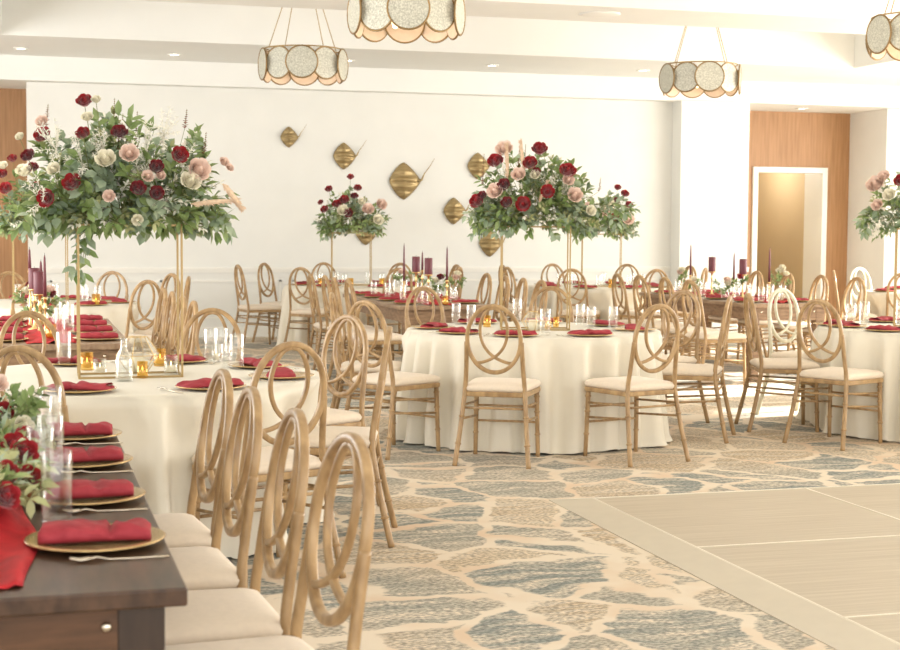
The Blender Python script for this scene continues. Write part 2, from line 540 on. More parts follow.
# wainscot mouldings on the back wall
for nm, x0, x1, y in (('back', 0.10, 8.59, 19.0), ('pier', 8.57, 9.62, 18.70)):
    struct('trim_rail_' + nm, MB().box(x0, x1, y - 0.03, y, 0.855, 0.885).box(x0, x1, y - 0.018, y, 0.82, 0.855), M['trim'])
    bb = struct('baseboard_' + nm, MB().box(x0, x1, y - 0.02, y, 0, 0.13), M['trim'])
mb = MB()
xs = 0.35
while xs < 8.3:
    x1 = min(xs + 1.35, 8.45)
    for q in ((xs, x1, 0.70, 0.725), (xs, x1, 0.24, 0.265), (xs, xs + 0.025, 0.24, 0.725), (x1 - 0.025, x1, 0.24, 0.725)):
        mb.box(q[0], q[1], 18.985, 19.0, q[2], q[3])
    xs += 1.5
struct('trim_panel_moulding', mb, M['trim'])
struct('baseboard_left', MB().box(XL, 0.10, 19.98, 20.0, 0, 0.13), M['trim'])
# right wall: tall windows that let the sun in (outside the frame)
mb = MB()
ys = [-4]
wins = [(-2.6, 0.4), (1.6, 4.6), (5.8, 8.8), (9.6, 11.6), (12.2, 14.2), (14.8, 16.8)]
y = -4
for a, b_ in wins:
    mb.box(XR, XR + 0.2, y, a, 0, ZC)
    mb.box(XR, XR + 0.2, a, b_, 2.9, ZC)
    mb.box(XR, XR + 0.2, a, b_, 0, 0.12)
    y = b_
mb.box(XR, XR + 0.2, y, 20.3, 0, ZC)
struct('wall_right', mb, M['wall'])
for i, (a, b_) in enumerate(wins):
    w = MB()
    for q in ((a, a + 0.06, 0.12, 2.9), (b_ - 0.06, b_, 0.12, 2.9), (a, b_, 0.12, 0.18), (a, b_, 2.84, 2.9), ((a + b_) / 2 - 0.03, (a + b_) / 2 + 0.03, 0.12, 2.9), (a, b_, 2.15, 2.2)):
        w.box(XR + 0.06, XR + 0.12, q[0], q[1], q[2], q[3])
    struct('window_%d' % (i + 1), w, M['trim'])

# dance floor
df = empty('dance_floor', (2.62, 7.26, 0))
tag(df, 'pale streaked plank dance floor panels laid on the carpet at lower right', 'dance floor')
x0, y1 = 0.2, -0.12
for i in range(3):
    for j in range(4):
        a = MB().box(x0 + i * 1.22 + 0.006, x0 + (i + 1) * 1.22 - 0.006, y1 - (j + 1) * 1.22 + 0.006, y1 - j * 1.22 - 0.006, 0, 0.022)
        if j < 3 or i < 2:
            a.build('floor_panel', M['plank'], df)
mb = MB()
for j in range(4):
    mb.box(x0, x0 + 3.66, y1 - j * 1.22 - 0.007, y1 - j * 1.22 + 0.007, 0, 0.0235)
for i in range(4):
    mb.box(x0 + i * 1.22 - 0.007, x0 + i * 1.22 + 0.007, y1 - 4.88, y1, 0, 0.0235)
mb.build('joint_strip', M['aluminium'], df)
# sloping ramp edges
mb = MB()
mb.add([(0, 0, 0.003), (x0, y1, 0.024), (x0, -5.2, 0.024), (0, -5.2, 0.003), (0, 0, 0), (x0, y1, 0), (x0, -5.2, 0), (0, -5.2, 0)],
       [(0, 3, 2, 1), (4, 7, 3, 0), (4, 5, 6, 7), (1, 2, 6, 5), (2, 3, 7, 6), (0, 1, 5, 4)], False)
mb.build('side_ramp', M['danceedge'], df)
mb = MB()
mb.add([(0, 0, 0.003), (3.9, 0, 0.003), (3.86, y1, 0.024), (x0, y1, 0.024), (0, 0, 0), (3.9, 0, 0), (3.86, y1, 0), (x0, y1, 0)],
       [(0, 3, 2, 1), (0, 1, 5, 4), (1, 2, 6, 5), (2, 3, 7, 6), (0, 4, 7, 3), (4, 5, 6, 7)], False)
mb.build('back_ramp', M['aluminium'], df)

# ------------------------------------------------------------------ recessed downlights and grille
dl_where = ['above the wood panelling at far left', 'above the tall flowers at left', 'right beside the left far chandelier',
            'between the middle and right chandeliers', 'left of the right far chandelier']
dl_me = None
for (x, y), w in zip(((21, 48), (174, 54), (348, 60), (492, 65), (643, 70)), dl_where):
    p = at(x, y, ZB)
    d = empty('recessed_downlight', (p.x, p.y, ZB - 0.012))
    tag(d, 'small round recessed downlight in the ledge ' + w, 'ceiling light', 'downlights in the ceiling ledge')
    if dl_me is None:
        k = MB().lathe([(0.052, 0.0), (0.085, 0.0), (0.088, 0.012), (0.052, 0.012)], 24, closed=True).build('light_trim', M['trim'], d)
        l = MB().lathe([(0.001, 0.004), (0.052, 0.004), (0.052, 0.01), (0.001, 0.01)], 24).build('lens', M['lamp'], d)
        dl_me = (k.data, l.data)
    else:
        link('light_trim', dl_me[0], d)
        link('lens', dl_me[1], d)
d = empty('recessed_downlight', (10.75, 19.35, ZW - 0.012))
tag(d, 'square recessed downlight over the wood panelled doorway recess', 'ceiling light')
link('light_trim', dl_me[0], d)
link('lens', dl_me[1], d)
sp = bpy.data.lights.new('downlight_glow', 'SPOT')
sp.energy = 60
sp.color = (1, 0.78, 0.55)
sp.spot_size = R(85)
sp.spot_blend = 0.8
so = bpy.data.objects.new('downlight_glow', sp)
col.objects.link(so)
so.location = (10.75, 19.35, ZW - 0.05)
so2 = so.copy()  # added spot that brightens the left recess
col.objects.link(so2)
so2.location = (-0.75, 19.4, ZW - 0.05)
d2 = empty('recessed_downlight', (-0.75, 19.4, ZW - 0.012))  # out-of-view fitting, added to go with the left recess spot
tag(d2, 'recessed downlight over the wood panelled left recess', 'ceiling light')
link('light_trim', dl_me[0], d2)
link('lens', dl_me[1], d2)
p = at(600, 14, ZB)
g = MB().lathe([(0.001, -0.012), (0.17, -0.012), (0.2, 0.0), (0.001, 0.0)], 32).build('ceiling_speaker', M['ceil'])
g.location = (p.x, p.y, ZB)
tag(g, 'round flat speaker cover set in the ceiling beam', 'ceiling speaker')


# ------------------------------------------------------------------ chandeliers
def disc(mb, cx, cy, cz, ang, r, th=0.006, tilt=0.0, n=28):
    """upright disc facing outward at angle ang"""
    nx, ny = math.cos(ang), math.sin(ang)
    nrm = Vector((nx * math.cos(tilt), ny * math.cos(tilt), math.sin(tilt)))
    u = Vector((-ny, nx, 0))
    v = nrm.cross(u)
    c = Vector((cx, cy, cz))
    vs = []
    for s_ in (-th / 2, th / 2):
        for k in range(n):
            a = 2 * PI * k / n
            vs.append(c + nrm * s_ + u * (r * math.cos(a)) + v * (r * math.sin(a)))
    fs = [tuple(range(n - 1, -1, -1)), tuple(range(n, 2 * n))] + [(k, (k + 1) % n, n + (k + 1) % n, n + k) for k in range(n)]
    mb.add(vs, fs, False)
    return c, nrm, u, v


def make_chandelier():
    root = empty('chandelier')
    RR, rd = 0.395, 0.158
    zc = 0.235
    for k in range(10):
        a = 2 * PI * k / 10 + 0.1
        rad = RR + (0.028 if k % 2 else -0.0)
        mb = MB()
        c, nrm, u, v = disc(mb, rad * math.cos(a), rad * math.sin(a), zc, a, rd)
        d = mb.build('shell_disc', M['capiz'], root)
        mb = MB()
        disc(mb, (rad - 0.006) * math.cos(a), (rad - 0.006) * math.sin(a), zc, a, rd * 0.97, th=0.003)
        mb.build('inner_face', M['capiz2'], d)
        rim = [c + u * (rd * math.cos(q)) + v * (rd * math.sin(q)) for q in [2 * PI * i / 32 for i in range(32)]]
        MB().sweep(rim, 0.0085, 0.009, 6, closed=True, side=nrm).build('disc_rim', M['rim'], d)
    ring = [(0.40 * math.cos(q), 0.40 * math.sin(q), 0.395) for q in [2 * PI * i / 40 for i in range(40)]]
    MB().sweep(ring, 0.007, n=6, closed=True, side=(0, 0, 1)).build('top_ring', M['gold'], root)
    hub = MB().lathe([(0.001, 0.26), (0.04, 0.26), (0.05, 0.30), (0.02, 0.36), (0.001, 0.36)], 16)
    for k in range(4):
        q = 2 * PI * k / 4
        hub.sweep([(0.03 * math.cos(q), 0.03 * math.sin(q), 0.3), (0.4 * math.cos(q), 0.4 * math.sin(q), 0.395)], 0.005, n=6)
    hub.build('hub', M['gold'], root)
    for k in range(4):
        q = 2 * PI * k / 4 + PI / 4
        MB().lathe([(0.001, 0.14), (0.02, 0.15), (0.03, 0.19), (0.018, 0.24), (0.012, 0.26), (0.001, 0.26)], 12,
                   c=(0.10 * math.cos(q), 0.10 * math.sin(q), 0)).build('bulb', M['bulb'], root)
    top = ZC - 2.80
    for k in range(4):
        q = 2 * PI * k / 4 + 0.35
        MB().sweep([(0.395 * math.cos(q), 0.395 * math.sin(q), 0.395), (0.03 * math.cos(q), 0.03 * math.sin(q), top - 0.03)], 0.0045, n=6).build('cord', M['gold'], root)
    MB().lathe([(0.001, top), (0.085, top), (0.085, top - 0.025), (0.02, top - 0.05), (0.001, top - 0.05)], 24).build('canopy', M['brass'], root)
    return root


CH = [((2.79, 15.2), 'farther one at left'), ((2.89, 11.35), 'large one cut off at the top centre'),
      ((7.2, 15.2), 'far one hanging before the white pier'), ((7.32, 11.2), 'one cut by the right edge')]
proto = None
for (x, y), w in CH:
    c = make_chandelier() if proto is None else copy_tree(proto)
    proto = proto or c
    c.location = (x, y, 2.80)
    cl = bpy.data.lights.new('chandelier_glow', 'POINT')
    cl.energy = 1.6
    cl.color = (1, 0.72, 0.45)
    cl.shadow_soft_size = 0.12
    clo = bpy.data.objects.new('chandelier_glow', cl)
    col.objects.link(clo)
    clo.location = (x, y, 2.80 + 0.2)
    tag(c, 'drum of overlapping capiz discs, ' + w, 'chandelier', 'capiz disc chandeliers')

# ------------------------------------------------------------------ stingray wall art
def ray_mesh(sz):
    """domed rhombus, width 2*sz, made of rippled metal"""
    n = 24
    vs, fs = [], []
    ring = []
    pts = []
    m = 10
    outline = []
    for k in range(48):
        a = 2 * PI * k / 48
        c, s_ = math.cos(a), math.sin(a)
        e = 1.22 if c > 0 else 1.38
        r = (abs(c) ** e + abs(s_) ** e) ** (-1 / e)
        outline.append((r * c * (1.28 if c > 0 else 1.10), r * s_ * 1.36))
    for i in range(m + 1):
        t_ = i / m
        for (x, z) in outline:
            px, pz = x * t_ * sz, z * t_ * sz
            dome = 0.07 * (1 - t_ ** 2)
            rip = 0.011 * math.sin(pz / sz * 11) * (1 - t_ ** 6)
            vs.append((px, -0.02 - dome - rip, pz))
    k = 48
    for i in range(m):
        for j in range(k):
            fs.append((i * k + j, i * k + (j + 1) % k, (i + 1) * k + (j + 1) % k, (i + 1) * k + j))
    b = len(vs)
    for (x, z) in outline:
        vs.append((x * sz * 0.97, -0.012, z * sz * 0.97))
    for j in range(k):
        fs.append((m * k + j, m * k + (j + 1) % k, b + (j + 1) % k, b + j))
    fs.append(tuple(b + j for j in range(k)))
    return vs, fs


RAYS = [(289, 137, 0.098, 'smallest one, at upper left'), (344, 156, 0.128, 'second from the left, above the middle far flowers'), (404, 181, 0.178, 'largest one, right of the middle far flowers'),
        (366, 231, 0.135, 'half hidden behind the middle far flowers'), (454, 211, 0.13, 'left of the tall flowers on the centre table'), (490, 243, 0.135, 'low one behind the gold posts of the centre table'),
        (478, 166, 0.13, 'nearly hidden behind the top of the centre flowers')]
for i, (x, y, s_, w) in enumerate(RAYS):
    p = atY(x, y, 18.97)
    root = empty('stingray_wall_sculpture', (p.x, 19.0, p.z))
    tag(root, 'gold stingray on the wall, ' + w, 'wall sculpture', 'gold stingrays on the back wall')
    vs, fs = ray_mesh(s_)
    MB().add(vs, fs).build('body', M['antique'], root)
    k = s_ / 0.178
    tl = [(0.19 * k, -0.04, -0.0), (0.235 * k, -0.045, 0.02 * k), (0.27 * k, -0.045, 0.10 * k), (0.35 * k, -0.035, 0.20 * k), (0.41 * k, -0.03, 0.30 * k)]
    MB().sweep(tl, [0.022 * k, 0.014 * k, 0.008 * k, 0.005 * k, 0.002], n=8).build('tail', M['antique'], root)


# ================================================================== CHAIRS
def make_chair(wood):
    root = empty('chair')
    # seat frame
    def plan(f_, back, front, n=4):
        return f_
    fw, bw, yf, yb = 0.215, 0.19, 0.21, -0.205
    cr = 0.035
    def outline(off=0.0, k=6):
        cs = [(fw - off, yf - off), (-(fw - off), yf - off), (-(bw - off), yb + off), (bw - off, yb + off)]
        out = []
        for i, (x, y) in enumerate(cs):
            p0 = Vector(cs[i - 1]); p1 = Vector((x, y)); p2 = Vector(cs[(i + 1) % 4])
            a = p1 + (p0 - p1).normalized() * cr
            b = p1 + (p2 - p1).normalized() * cr
            for j in range(k):
                t_ = j / (k - 1)
                q = a * (1 - t_) ** 2 + p1 * 2 * t_ * (1 - t_) + b * t_ ** 2
                out.append((q.x, q.y))
        return out

    def stack(levels):
        vs, fs = [], []
        n = 0
        for off, z in levels:
            o_ = outline(off)
            n = len(o_)
            vs += [(x, y, z) for x, y in o_]
        m = len(levels)
        for i in range(m - 1):
            for j in range(n):
                fs.append((i * n + j, i * n + (j + 1) % n, (i + 1) * n + (j + 1) % n, (i + 1) * n + j))
        fs.append(tuple(range(n - 1, -1, -1)))
        fs.append(tuple((m - 1) * n + j for j in range(n)))
        return vs, fs
    bevel(MB().add(*stack([(0.004, 0.406), (0, 0.410), (0, 0.432), (0.004, 0.436)]), smooth=False).build('seat_frame', wood, root), 0.002, 1)
    lv = [(0.010, 0.436), (0.001, 0.446), (-0.002, 0.459), (0.006, 0.473), (0.025, 0.482), (0.06, 0.488), (0.11, 0.491)]
    MB().add(*stack(lv)).build('cushion', M['cushion'], root)
    # oval back, a flat band bent to an ellipse, leaning back slightly
    def by(z):
        return -0.190 - 0.15 * (z - 0.45)
    A, B, ZCN = 0.160, 0.198, 0.7515
    oval = [(A * math.cos(q), by(ZCN + B * math.sin(q)), ZCN + B * math.sin(q)) for q in [2 * PI * i / 48 for i in range(48)]]
    MB().sweep(oval, 0.0125, 0.0125, 12, closed=True, side=(0, 1, 0.15), sq=0.55).build('back_frame', wood, root)
    kn = [(0.0, 0.93), (0.20, 0.885), (0.38, 0.70), (0.50, 0.42), (0.50, 0.10), (0.38, -0.20), (0.18, -0.42), (-0.05, -0.56), (-0.32, -0.66), (-0.55, -0.71), (-0.70, -0.71)]

    def smooth(pts, n=5):
        out = []
        m = len(pts)
        for i in range(m - 1):
            p0, p1, p2, p3 = pts[max(i - 1, 0)], pts[i], pts[i + 1], pts[min(i + 2, m - 1)]
            for j in range(n):
                t_ = j / n
                out.append(tuple(0.5 * (2 * p1[k] + (p2[k] - p0[k]) * t_ + (2 * p0[k] - 5 * p1[k] + 4 * p2[k] - p3[k]) * t_ ** 2 + (3 * p1[k] - p0[k] - 3 * p2[k] + p3[k]) * t_ ** 3) for k in range(len(p1))))
        out.append(pts[-1])
        return out
    for sgn in (1, -1):
        pts = [(sgn * A * x, by(ZCN + B * z) - (0.001 * sgn), ZCN + B * z) for x, z in smooth(kn, 3)]
        MB().sweep(pts, 0.009, 0.0095, 12, side=(0, 1, 0.15), sq=0.55).build('back_loop', wood, root)
    # rear legs run up and hug the oval
    def legpath(pts, r, nodes):
        mb = MB()
        ps = smooth(pts, 5)
        m = len(ps)
        rr = [r[0] + (r[1] - r[0]) * i / (m - 1) for i in range(m)]
        mb.sweep(ps, rr, n=10)
        for z in nodes:
            for i in range(m - 1):
                z0, z1 = ps[i][2], ps[i + 1][2]
                if z0 <= z <= z1:
                    f_ = (z - z0) / (z1 - z0 + 1e-9)
                    c = Vector(ps[i]).lerp(Vector(ps[i + 1]), f_)
                    d_ = (Vector(ps[i + 1]) - Vector(ps[i])).normalized()
                    r_ = rr[i]
                    mb.sweep([c - d_ * 0.007, c - d_ * 0.003, c + d_ * 0.003, c + d_ * 0.007], [r_, r_ + 0.0045, r_ + 0.0045, r_], n=10)
                    break
        return mb
    for s_ in (1, -1):
        legpath([(s_ * 0.222, -0.285, 0), (s_ * 0.206, -0.250, 0.15), (s_ * 0.192, -0.218, 0.30), (s_ * 0.180, -0.196, 0.45), (s_ * 0.171, -0.208, 0.57), (s_ * 0.167, -0.223, 0.67), (s_ * 0.165, -0.233, 0.735)],
                (0.0150, 0.0135), (0.13, 0.29)).build('rear_leg', wood, root)
        legpath([(s_ * 0.197, 0.198, 0), (s_ * 0.192, 0.19, 0.22), (s_ * 0.188, 0.185, 0.41)], (0.0135, 0.0155), (0.14, 0.28, 0.375)).build('front_leg', wood, root)
        MB().sweep([(s_ * 0.193, -0.218, 0.275), (s_ * 0.191, 0.189, 0.245)], 0.0075, n=8).build('stretcher', wood, root)
        MB().sweep([(s_ * 0.188, -0.206, 0.355), (s_ * 0.190, 0.187, 0.335)], 0.0075, n=8).build('stretcher', wood, root)
    MB().sweep([(0.187, -0.207, 0.34), (-0.187, -0.207, 0.34)], 0.0075, n=8).build('stretcher', wood, root)
    MB().sweep([(0.19, 0.188, 0.31), (-0.19, 0.188, 0.31)], 0.0075, n=8).build('stretcher', wood, root)
    MB().sweep([(0.192, 0.19, 0.215), (-0.192, 0.19, 0.215)], 0.0075, n=8).build('stretcher', wood, root)
    return root


chair0 = make_chair(M['chair'])
chairW = make_chair(M['chairw'])
chair_used = {'h': False, 'w': False}


def place_chair(x, y, facing, label, group, white=False):
    """x, y: top of the backrest on plan; facing in degrees"""
    k = 'w' if white else 'h'
    base = chairW if white else chair0
    c = base if not chair_used[k] else copy_tree(base)
    chair_used[k] = True
    f_ = R(facing)
    c.location = (x + 0.245 * math.cos(f_), y + 0.245 * math.sin(f_), 0)
    c.rotation_euler = (0, 0, f_ - PI / 2)
    tag(c, label, 'chair', group)
    return c


# ================================================================== TABLEWARE PROTOTYPES
rnd = random.Random(5)


def charger_mesh():
    mb = MB().lathe([(0.001, 0.0), (0.09, 0.0), (0.10, 0.004), (0.148, 0.013), (0.150, 0.016), (0.146, 0.0175), (0.10, 0.009), (0.085, 0.006), (0.001, 0.006)], 36)
    return mb.mesh('charger_plate')


def beads_mesh():
    mb = MB()
    for k in range(40):
        a = 2 * PI * k / 40
        mb.lathe([(0.001, -0.0018), (0.002, 0), (0.001, 0.0018)], 5, c=(0.149 * math.cos(a), 0.149 * math.sin(a), 0.0165))
    return mb.mesh('beaded_rim')


def napkin_mesh(L=0.115, W=0.052, H=0.026, seed=0, pinch=-0.3, kind='roll'):
    rn = random.Random(seed)
    n, m = 22, 16
    vs, fs = [], []
    ph = rn.uniform(0, 6)
    for i in range(n + 1):
        u = -1 + 2 * i / n
        g = math.exp(-((u - pinch) / (0.05 if kind == 'roll' else 0.10)) ** 2)
        if kind == 'roll':
            w = W * (1 - 0.12 * g + 0.05 * math.sin(3 * u + ph))
            h = H * (1 - 0.42 * g) * (1 - 0.15 * abs(u) ** 6)
        else:
            w = W * (1 - 0.45 * g + 0.18 * math.sin(2.3 * u + ph) + 0.15 * abs(u))
            h = H * (1.1 - 0.25 * g - 0.55 * abs(u) ** 2)
        e = 1.0 if 0 < i < n else 0.82
        cx = L * u
        cy = 0.006 * math.sin(2 * u + ph)
        for k in range(m):
            a = 2 * PI * k / m
            c, s_ = math.cos(a), math.sin(a)
            yy = math.copysign(abs(c) ** 0.55, c) * w * e
            zz = (math.copysign(abs(s_) ** 0.7, s_) * 0.5 + 0.5) * h * e
            if s_ > 0:
                zz += 0.0035 * math.sin(yy * 150 + ph + u * 4) + 0.003 * math.sin(u * 11 + yy * 60)
            vs.append((cx, cy + yy, zz + 0.0005))
    for i in range(n):
        for k in range(m):
            fs.append((i * m + k, i * m + (k + 1) % m, (i + 1) * m + (k + 1) % m, (i + 1) * m + k))
    fs.append(tuple(range(m - 1, -1, -1)))
    fs.append(tuple(n * m + k for k in range(m)))
    # loose fold lying over the roll
    b = len(vs)
    q = 8
    for i in range(q + 1):
        for j in range(q + 1):
            u = pinch + 0.16 + (0.78 - pinch) * i / q
            v = -1 + 2 * j / q
            vs.append((L * u, W * v * 0.93, H * (1.03 + 0.13 * math.sin(u * 4 + ph)) - 0.012 * abs(v) ** 4))
    for i in range(q):
        for j in range(q):
            a = b + i * (q + 1) + j
            fs.append((a, a + q + 1, a + q + 2, a + 1))
    mb = MB().add(vs, fs)
    me = mb.mesh('napkin')
    me.materials.append(M['napkin'])
    return me


def fork_mesh():
    mb = MB()
    pts = [(0.10, 0, 0.004), (0.03, 0, 0.0035), (-0.02, 0, 0.004), (-0.045, 0, 0.010), (-0.06, 0, 0.008)]
    mb.sweep(pts, [0.0045, 0.003, 0.0025, 0.005, 0.011], [0.0018] * 5, 8, side=(0, 0, 1))
    for k in range(4):
        y = (k - 1.5) * 0.0058
        mb.sweep([(-0.058, y, 0.008), (-0.08, y, 0.006), (-0.10, y, 0.010)], [0.002, 0.0018, 0.001], n=6)
    me = mb.mesh('fork')
    me.materials.append(M['silver'])
    return me


def glass_mesh(r=0.033, h=0.15, wall=0.0028, facets=14):
    vs, fs = [], []
    n = facets * 2
    prof = [(r * 0.93, 0.0, 1), (r * 0.95, 0.006, 1), (r, h * 0.5, 1), (r, h - 0.004, 0), (r - wall / 2, h, 0), (r - wall, h - 0.004, 0), (r - wall, h * 0.5, 0), (r - wall - 0.002, 0.016, 0), (r * 0.5, 0.013, 0), (0.0005, 0.013, 0)]
    for rr, z, rib in prof:
        for k in range(n):
            a = 2 * PI * k / n
            q = rr * (1 - (0.035 if (rib and k % 2) else 0))
            vs.append((q * math.cos(a), q * math.sin(a), z))
    for i in range(len(prof) - 1):
        for k in range(n):
            fs.append((i * n + k, i * n + (k + 1) % n, (i + 1) * n + (k + 1) % n, (i + 1) * n + k))
    fs.append(tuple(range(n - 1, -1, -1)))
    fs.append(tuple((len(prof) - 1) * n + k for k in range(n)))
    me = MB().add(vs, fs).mesh('tumbler_glass')
    me.materials.append(M['glass'])
    return me


ME_charger = charger_mesh(); ME_charger.materials.append(M['charger'])
ME_beads = beads_mesh(); ME_beads.materials.append(M['brass'])
ME_nap = [napkin_mesh(seed=i, pinch=p) for i, p in enumerate((-0.3, -0.22, 0.15))]
ME_napr = [napkin_mesh(L=0.118, W=0.052, H=0.036, seed=20 + i, pinch=-0.28 + 0.05 * i) for i in range(3)]
ME_napf = [napkin_mesh(L=0.135, W=0.052, H=0.028, seed=10 + i, pinch=p, kind='fold') for i, p in enumerate((-0.2, 0.25, 0.0))]
ME_fork = fork_mesh()
ME_glass = glass_mesh()
ME_glassS = glass_mesh(0.026, 0.115)
ME_glassT = glass_mesh(0.036, 0.17)
TZ = 0.72


def put(name, me, x, y, z, rz, label, cat, group=None):
    o = link(name, me)
    o.location = (x, y, z)
    o.rotation_euler = (0, 0, rz)
    return tag(o, label, cat, group)


def setting(x, y, face, where, group, nap='flat', fork=True, glass=None, z=TZ, i=0):
    """place setting; face = direction the diner looks, degrees"""
    c = put('charger_plate', ME_charger, x, y, z, 0, 'gold charger ' + where, 'charger plate', 'charger plates ' + group)
    f_ = R(face)
    if nap == 'roll':
        me, rz = ME_napr[i % 3], f_ + 0.04 * ((i * 7) % 5 - 2)
    elif nap == 'fold':
        me, rz = ME_napf[i % 3], f_ - PI / 2 + 0.12 * ((i * 7) % 5 - 2)
    else:
        me, rz = ME_nap[i % 3], f_ + 0.08 * ((i * 7) % 5 - 2)
    n = put('folded_napkin', me, x, y, z + 0.0085, rz, 'burgundy napkin ' + where, 'napkin', 'napkins ' + group)
    if fork:
        s_ = Vector((math.cos(f_ + PI / 2), math.sin(f_ + PI / 2)))
        put('fork', ME_fork, x + s_.x * 0.19, y + s_.y * 0.19, z, f_ + PI, 'metal fork ' + where, 'fork', 'forks ' + group)
    if glass:
        me, dx, dy = glass
        g_ = Vector((math.cos(f_), math.sin(f_)))
        h_ = Vector((math.cos(f_ - PI / 2), math.sin(f_ - PI / 2)))
        put('tumbler_glass', me, x + g_.x * dy + h_.x * dx, y + g_.y * dy + h_.y * dx, z + 0.0005, 0.3 * i,
            'clear tumbler ' + where, 'glass', 'glasses ' + group)


# ================================================================== ROUND TABLES
def tablecloth(name, cx, cy, r, seed, label, seats=()):
    rn = random.Random(seed)
    n, rows = 192, 14
    nf = 26
    ph = [rn.uniform(-0.35, 0.35) for _ in range(nf)]
    am = [rn.uniform(0.5, 1.3) for _ in range(nf)]
    vs, fs = [], []
    for q, z in ((0.0, TZ), (0.5, TZ), (0.9, TZ), (0.985, TZ - 0.001)):
        for k in range(n):
            a = 2 * PI * k / n
            vs.append((r * q * math.cos(a) if q else 0.001 * math.cos(a), r * q * math.sin(a) if q else 0.001 * math.sin(a), z))
    for i in range(1, rows + 1):
        t_ = i / rows
        z = TZ - 0.004 - (TZ - 0.009) * t_
        for k in range(n):
            a = 2 * PI * k / n
            u = a / (2 * PI) * nf
            j = int(u) % nf
            fr_ = u - int(u)
            w = am[j] * (1 - fr_) + am[(j + 1) % nf] * fr_
            pp = ph[j] * (1 - fr_) + ph[(j + 1) % nf] * fr_
            fold = math.sin(2 * PI * (u + pp))
            fold = math.copysign(abs(fold) ** 0.8, fold)
            amp = (0.014 + 0.066 * t_ ** 0.6) * w
            rr = r + 0.004 + 0.055 * t_ ** 1.2 + amp * fold
            if i == rows:
                rr += 0.012
            # the cloth is pushed in where a chair is tucked under the table
            px_, py_ = rr * math.cos(a), rr * math.sin(a)
            for ox, oy, fa in seats:
                dx_, dy_ = cx + px_ - ox, cy + py_ - oy
                yl = dx_ * math.cos(fa) + dy_ * math.sin(fa)
                xl = abs(-dx_ * math.sin(fa) + dy_ * math.cos(fa))
                if yl < 0.245 and xl < 0.36 and yl > -0.5:
                    wx = min(1.0, max(0.0, (0.36 - xl) / 0.115))
                    wz = min(1.0, max(0.0, (TZ - z) / 0.19))
                    rr -= (0.245 - yl) * wx * wx * (3 - 2 * wx) * wz
            vs.append((rr * math.cos(a + 0.02 * t_ * fold), rr * math.sin(a + 0.02 * t_ * fold), z + (0.012 * (fold * 0.5 + 0.5) if i == rows else 0)))
    m = 4 + rows
    for i in range(m - 1):
        for k in range(n):
            fs.append((i * n + k, (i + 1) * n + k, (i + 1) * n + (k + 1) % n, i * n + (k + 1) % n))
    fs.append(tuple(range(n)))
    o = MB().add(vs, fs).build('tablecloth', M['cloth'])
    o.location = (cx, cy, 0)
    return tag(o, label, 'tablecloth', 'floor length ivory cloths on round tables')


# ------------------------------------------------------------------ flowers
def petal_patch(mb, r0, r1, z0, z1, a0, span, curl, n=4, m=4):
    vs, fs = [], []
    for i in range(n + 1):
        t_ = i / n
        rr = r0 + (r1 - r0) * t_ ** 0.8 + curl * max(0, t_ - 0.7) * 3
        z = z0 + (z1 - z0) * t_ - curl * max(0, t_ - 0.75) * 1.5
        for j in range(m + 1):
            s_ = j / m - 0.5
            wd = span * math.sin(PI * (0.22 + 0.60 * t_))
            a = a0 + wd * s_
            zz = z - (1 - math.cos(s_ * 2.4)) * (z1 - z0) * 0.30 * t_
            vs.append((rr * math.cos(a), rr * math.sin(a), zz))
    for i in range(n):
        for j in range(m):
            q = i * (m + 1) + j
            fs.append((q, q + 1, q + m + 2, q + m + 1))
    mb.add(vs, fs)


def rose_mesh(material, seed=0, open_=1.0):
    rn = random.Random(seed)
    mb = MB()
    layers = [(3, 0.06, 0.12, 0.2, 1.0, 2.6, 0.0), (3, 0.16, 0.25, 0.1, 1.02, 2.5, 0.01), (4, 0.26, 0.42, 0.0, 1.0, 2.1, 0.02), (5, 0.36, 0.62, -0.08, 0.95, 1.8, 0.04), (5, 0.45, 0.80, -0.14, 0.82, 1.7, 0.07), (6, 0.48, 0.95 * open_, -0.2, 0.60, 1.4, 0.10)]
    for n, r0, r1, z0, z1, sp_, cu in layers:
        off = rn.uniform(0, 6)
        for k in range(n):
            petal_patch(mb, r0, r1, z0, z1 + rn.uniform(-0.05, 0.05), off + 2 * PI * k / n + rn.uniform(-0.12, 0.12), sp_, cu)
    mb.lathe([(0.001, -0.3), (0.25, -0.25), (0.46, -0.08), (0.42, 0.25), (0.2, 0.75), (0.05, 0.9), (0.001, 0.92)], 10)
    me = mb.mesh('rose')
    me.materials.append(material)
    return me


ME_rose = {k: [rose_mesh(M[k], i, 1.0 + 0.08 * i) for i in range(2)] for k in ('rose', 'drose', 'blush', 'white')}


def leaf(mb, p, d, up, L, W, fold=0.25):
    d = d.normalized()
    s_ = d.cross(up)
    if s_.length < 1e-3:
        s_ = d.cross(Vector((1, 0, 0)))
    s_.normalize()
    u = s_.cross(d)
    q = [p, p + d * L * 0.28 + s_ * W * 0.42 + u * W * fold, p + d * L * 0.28 + u * 0.0, p + d * L * 0.28 - s_ * W * 0.42 + u * W * fold,
         p + d * L * 0.62 + s_ * W * 0.46 + u * (W * fold - L * 0.02), p + d * L * 0.62 - u * L * 0.02, p + d * L * 0.62 - s_ * W * 0.46 + u * (W * fold - L * 0.02), p + d * L - u * L * 0.10]
    mb.add(q, [(0, 1, 2), (0, 2, 3), (1, 4, 5, 2), (2, 5, 6, 3), (4, 7, 5), (5, 7, 6)])


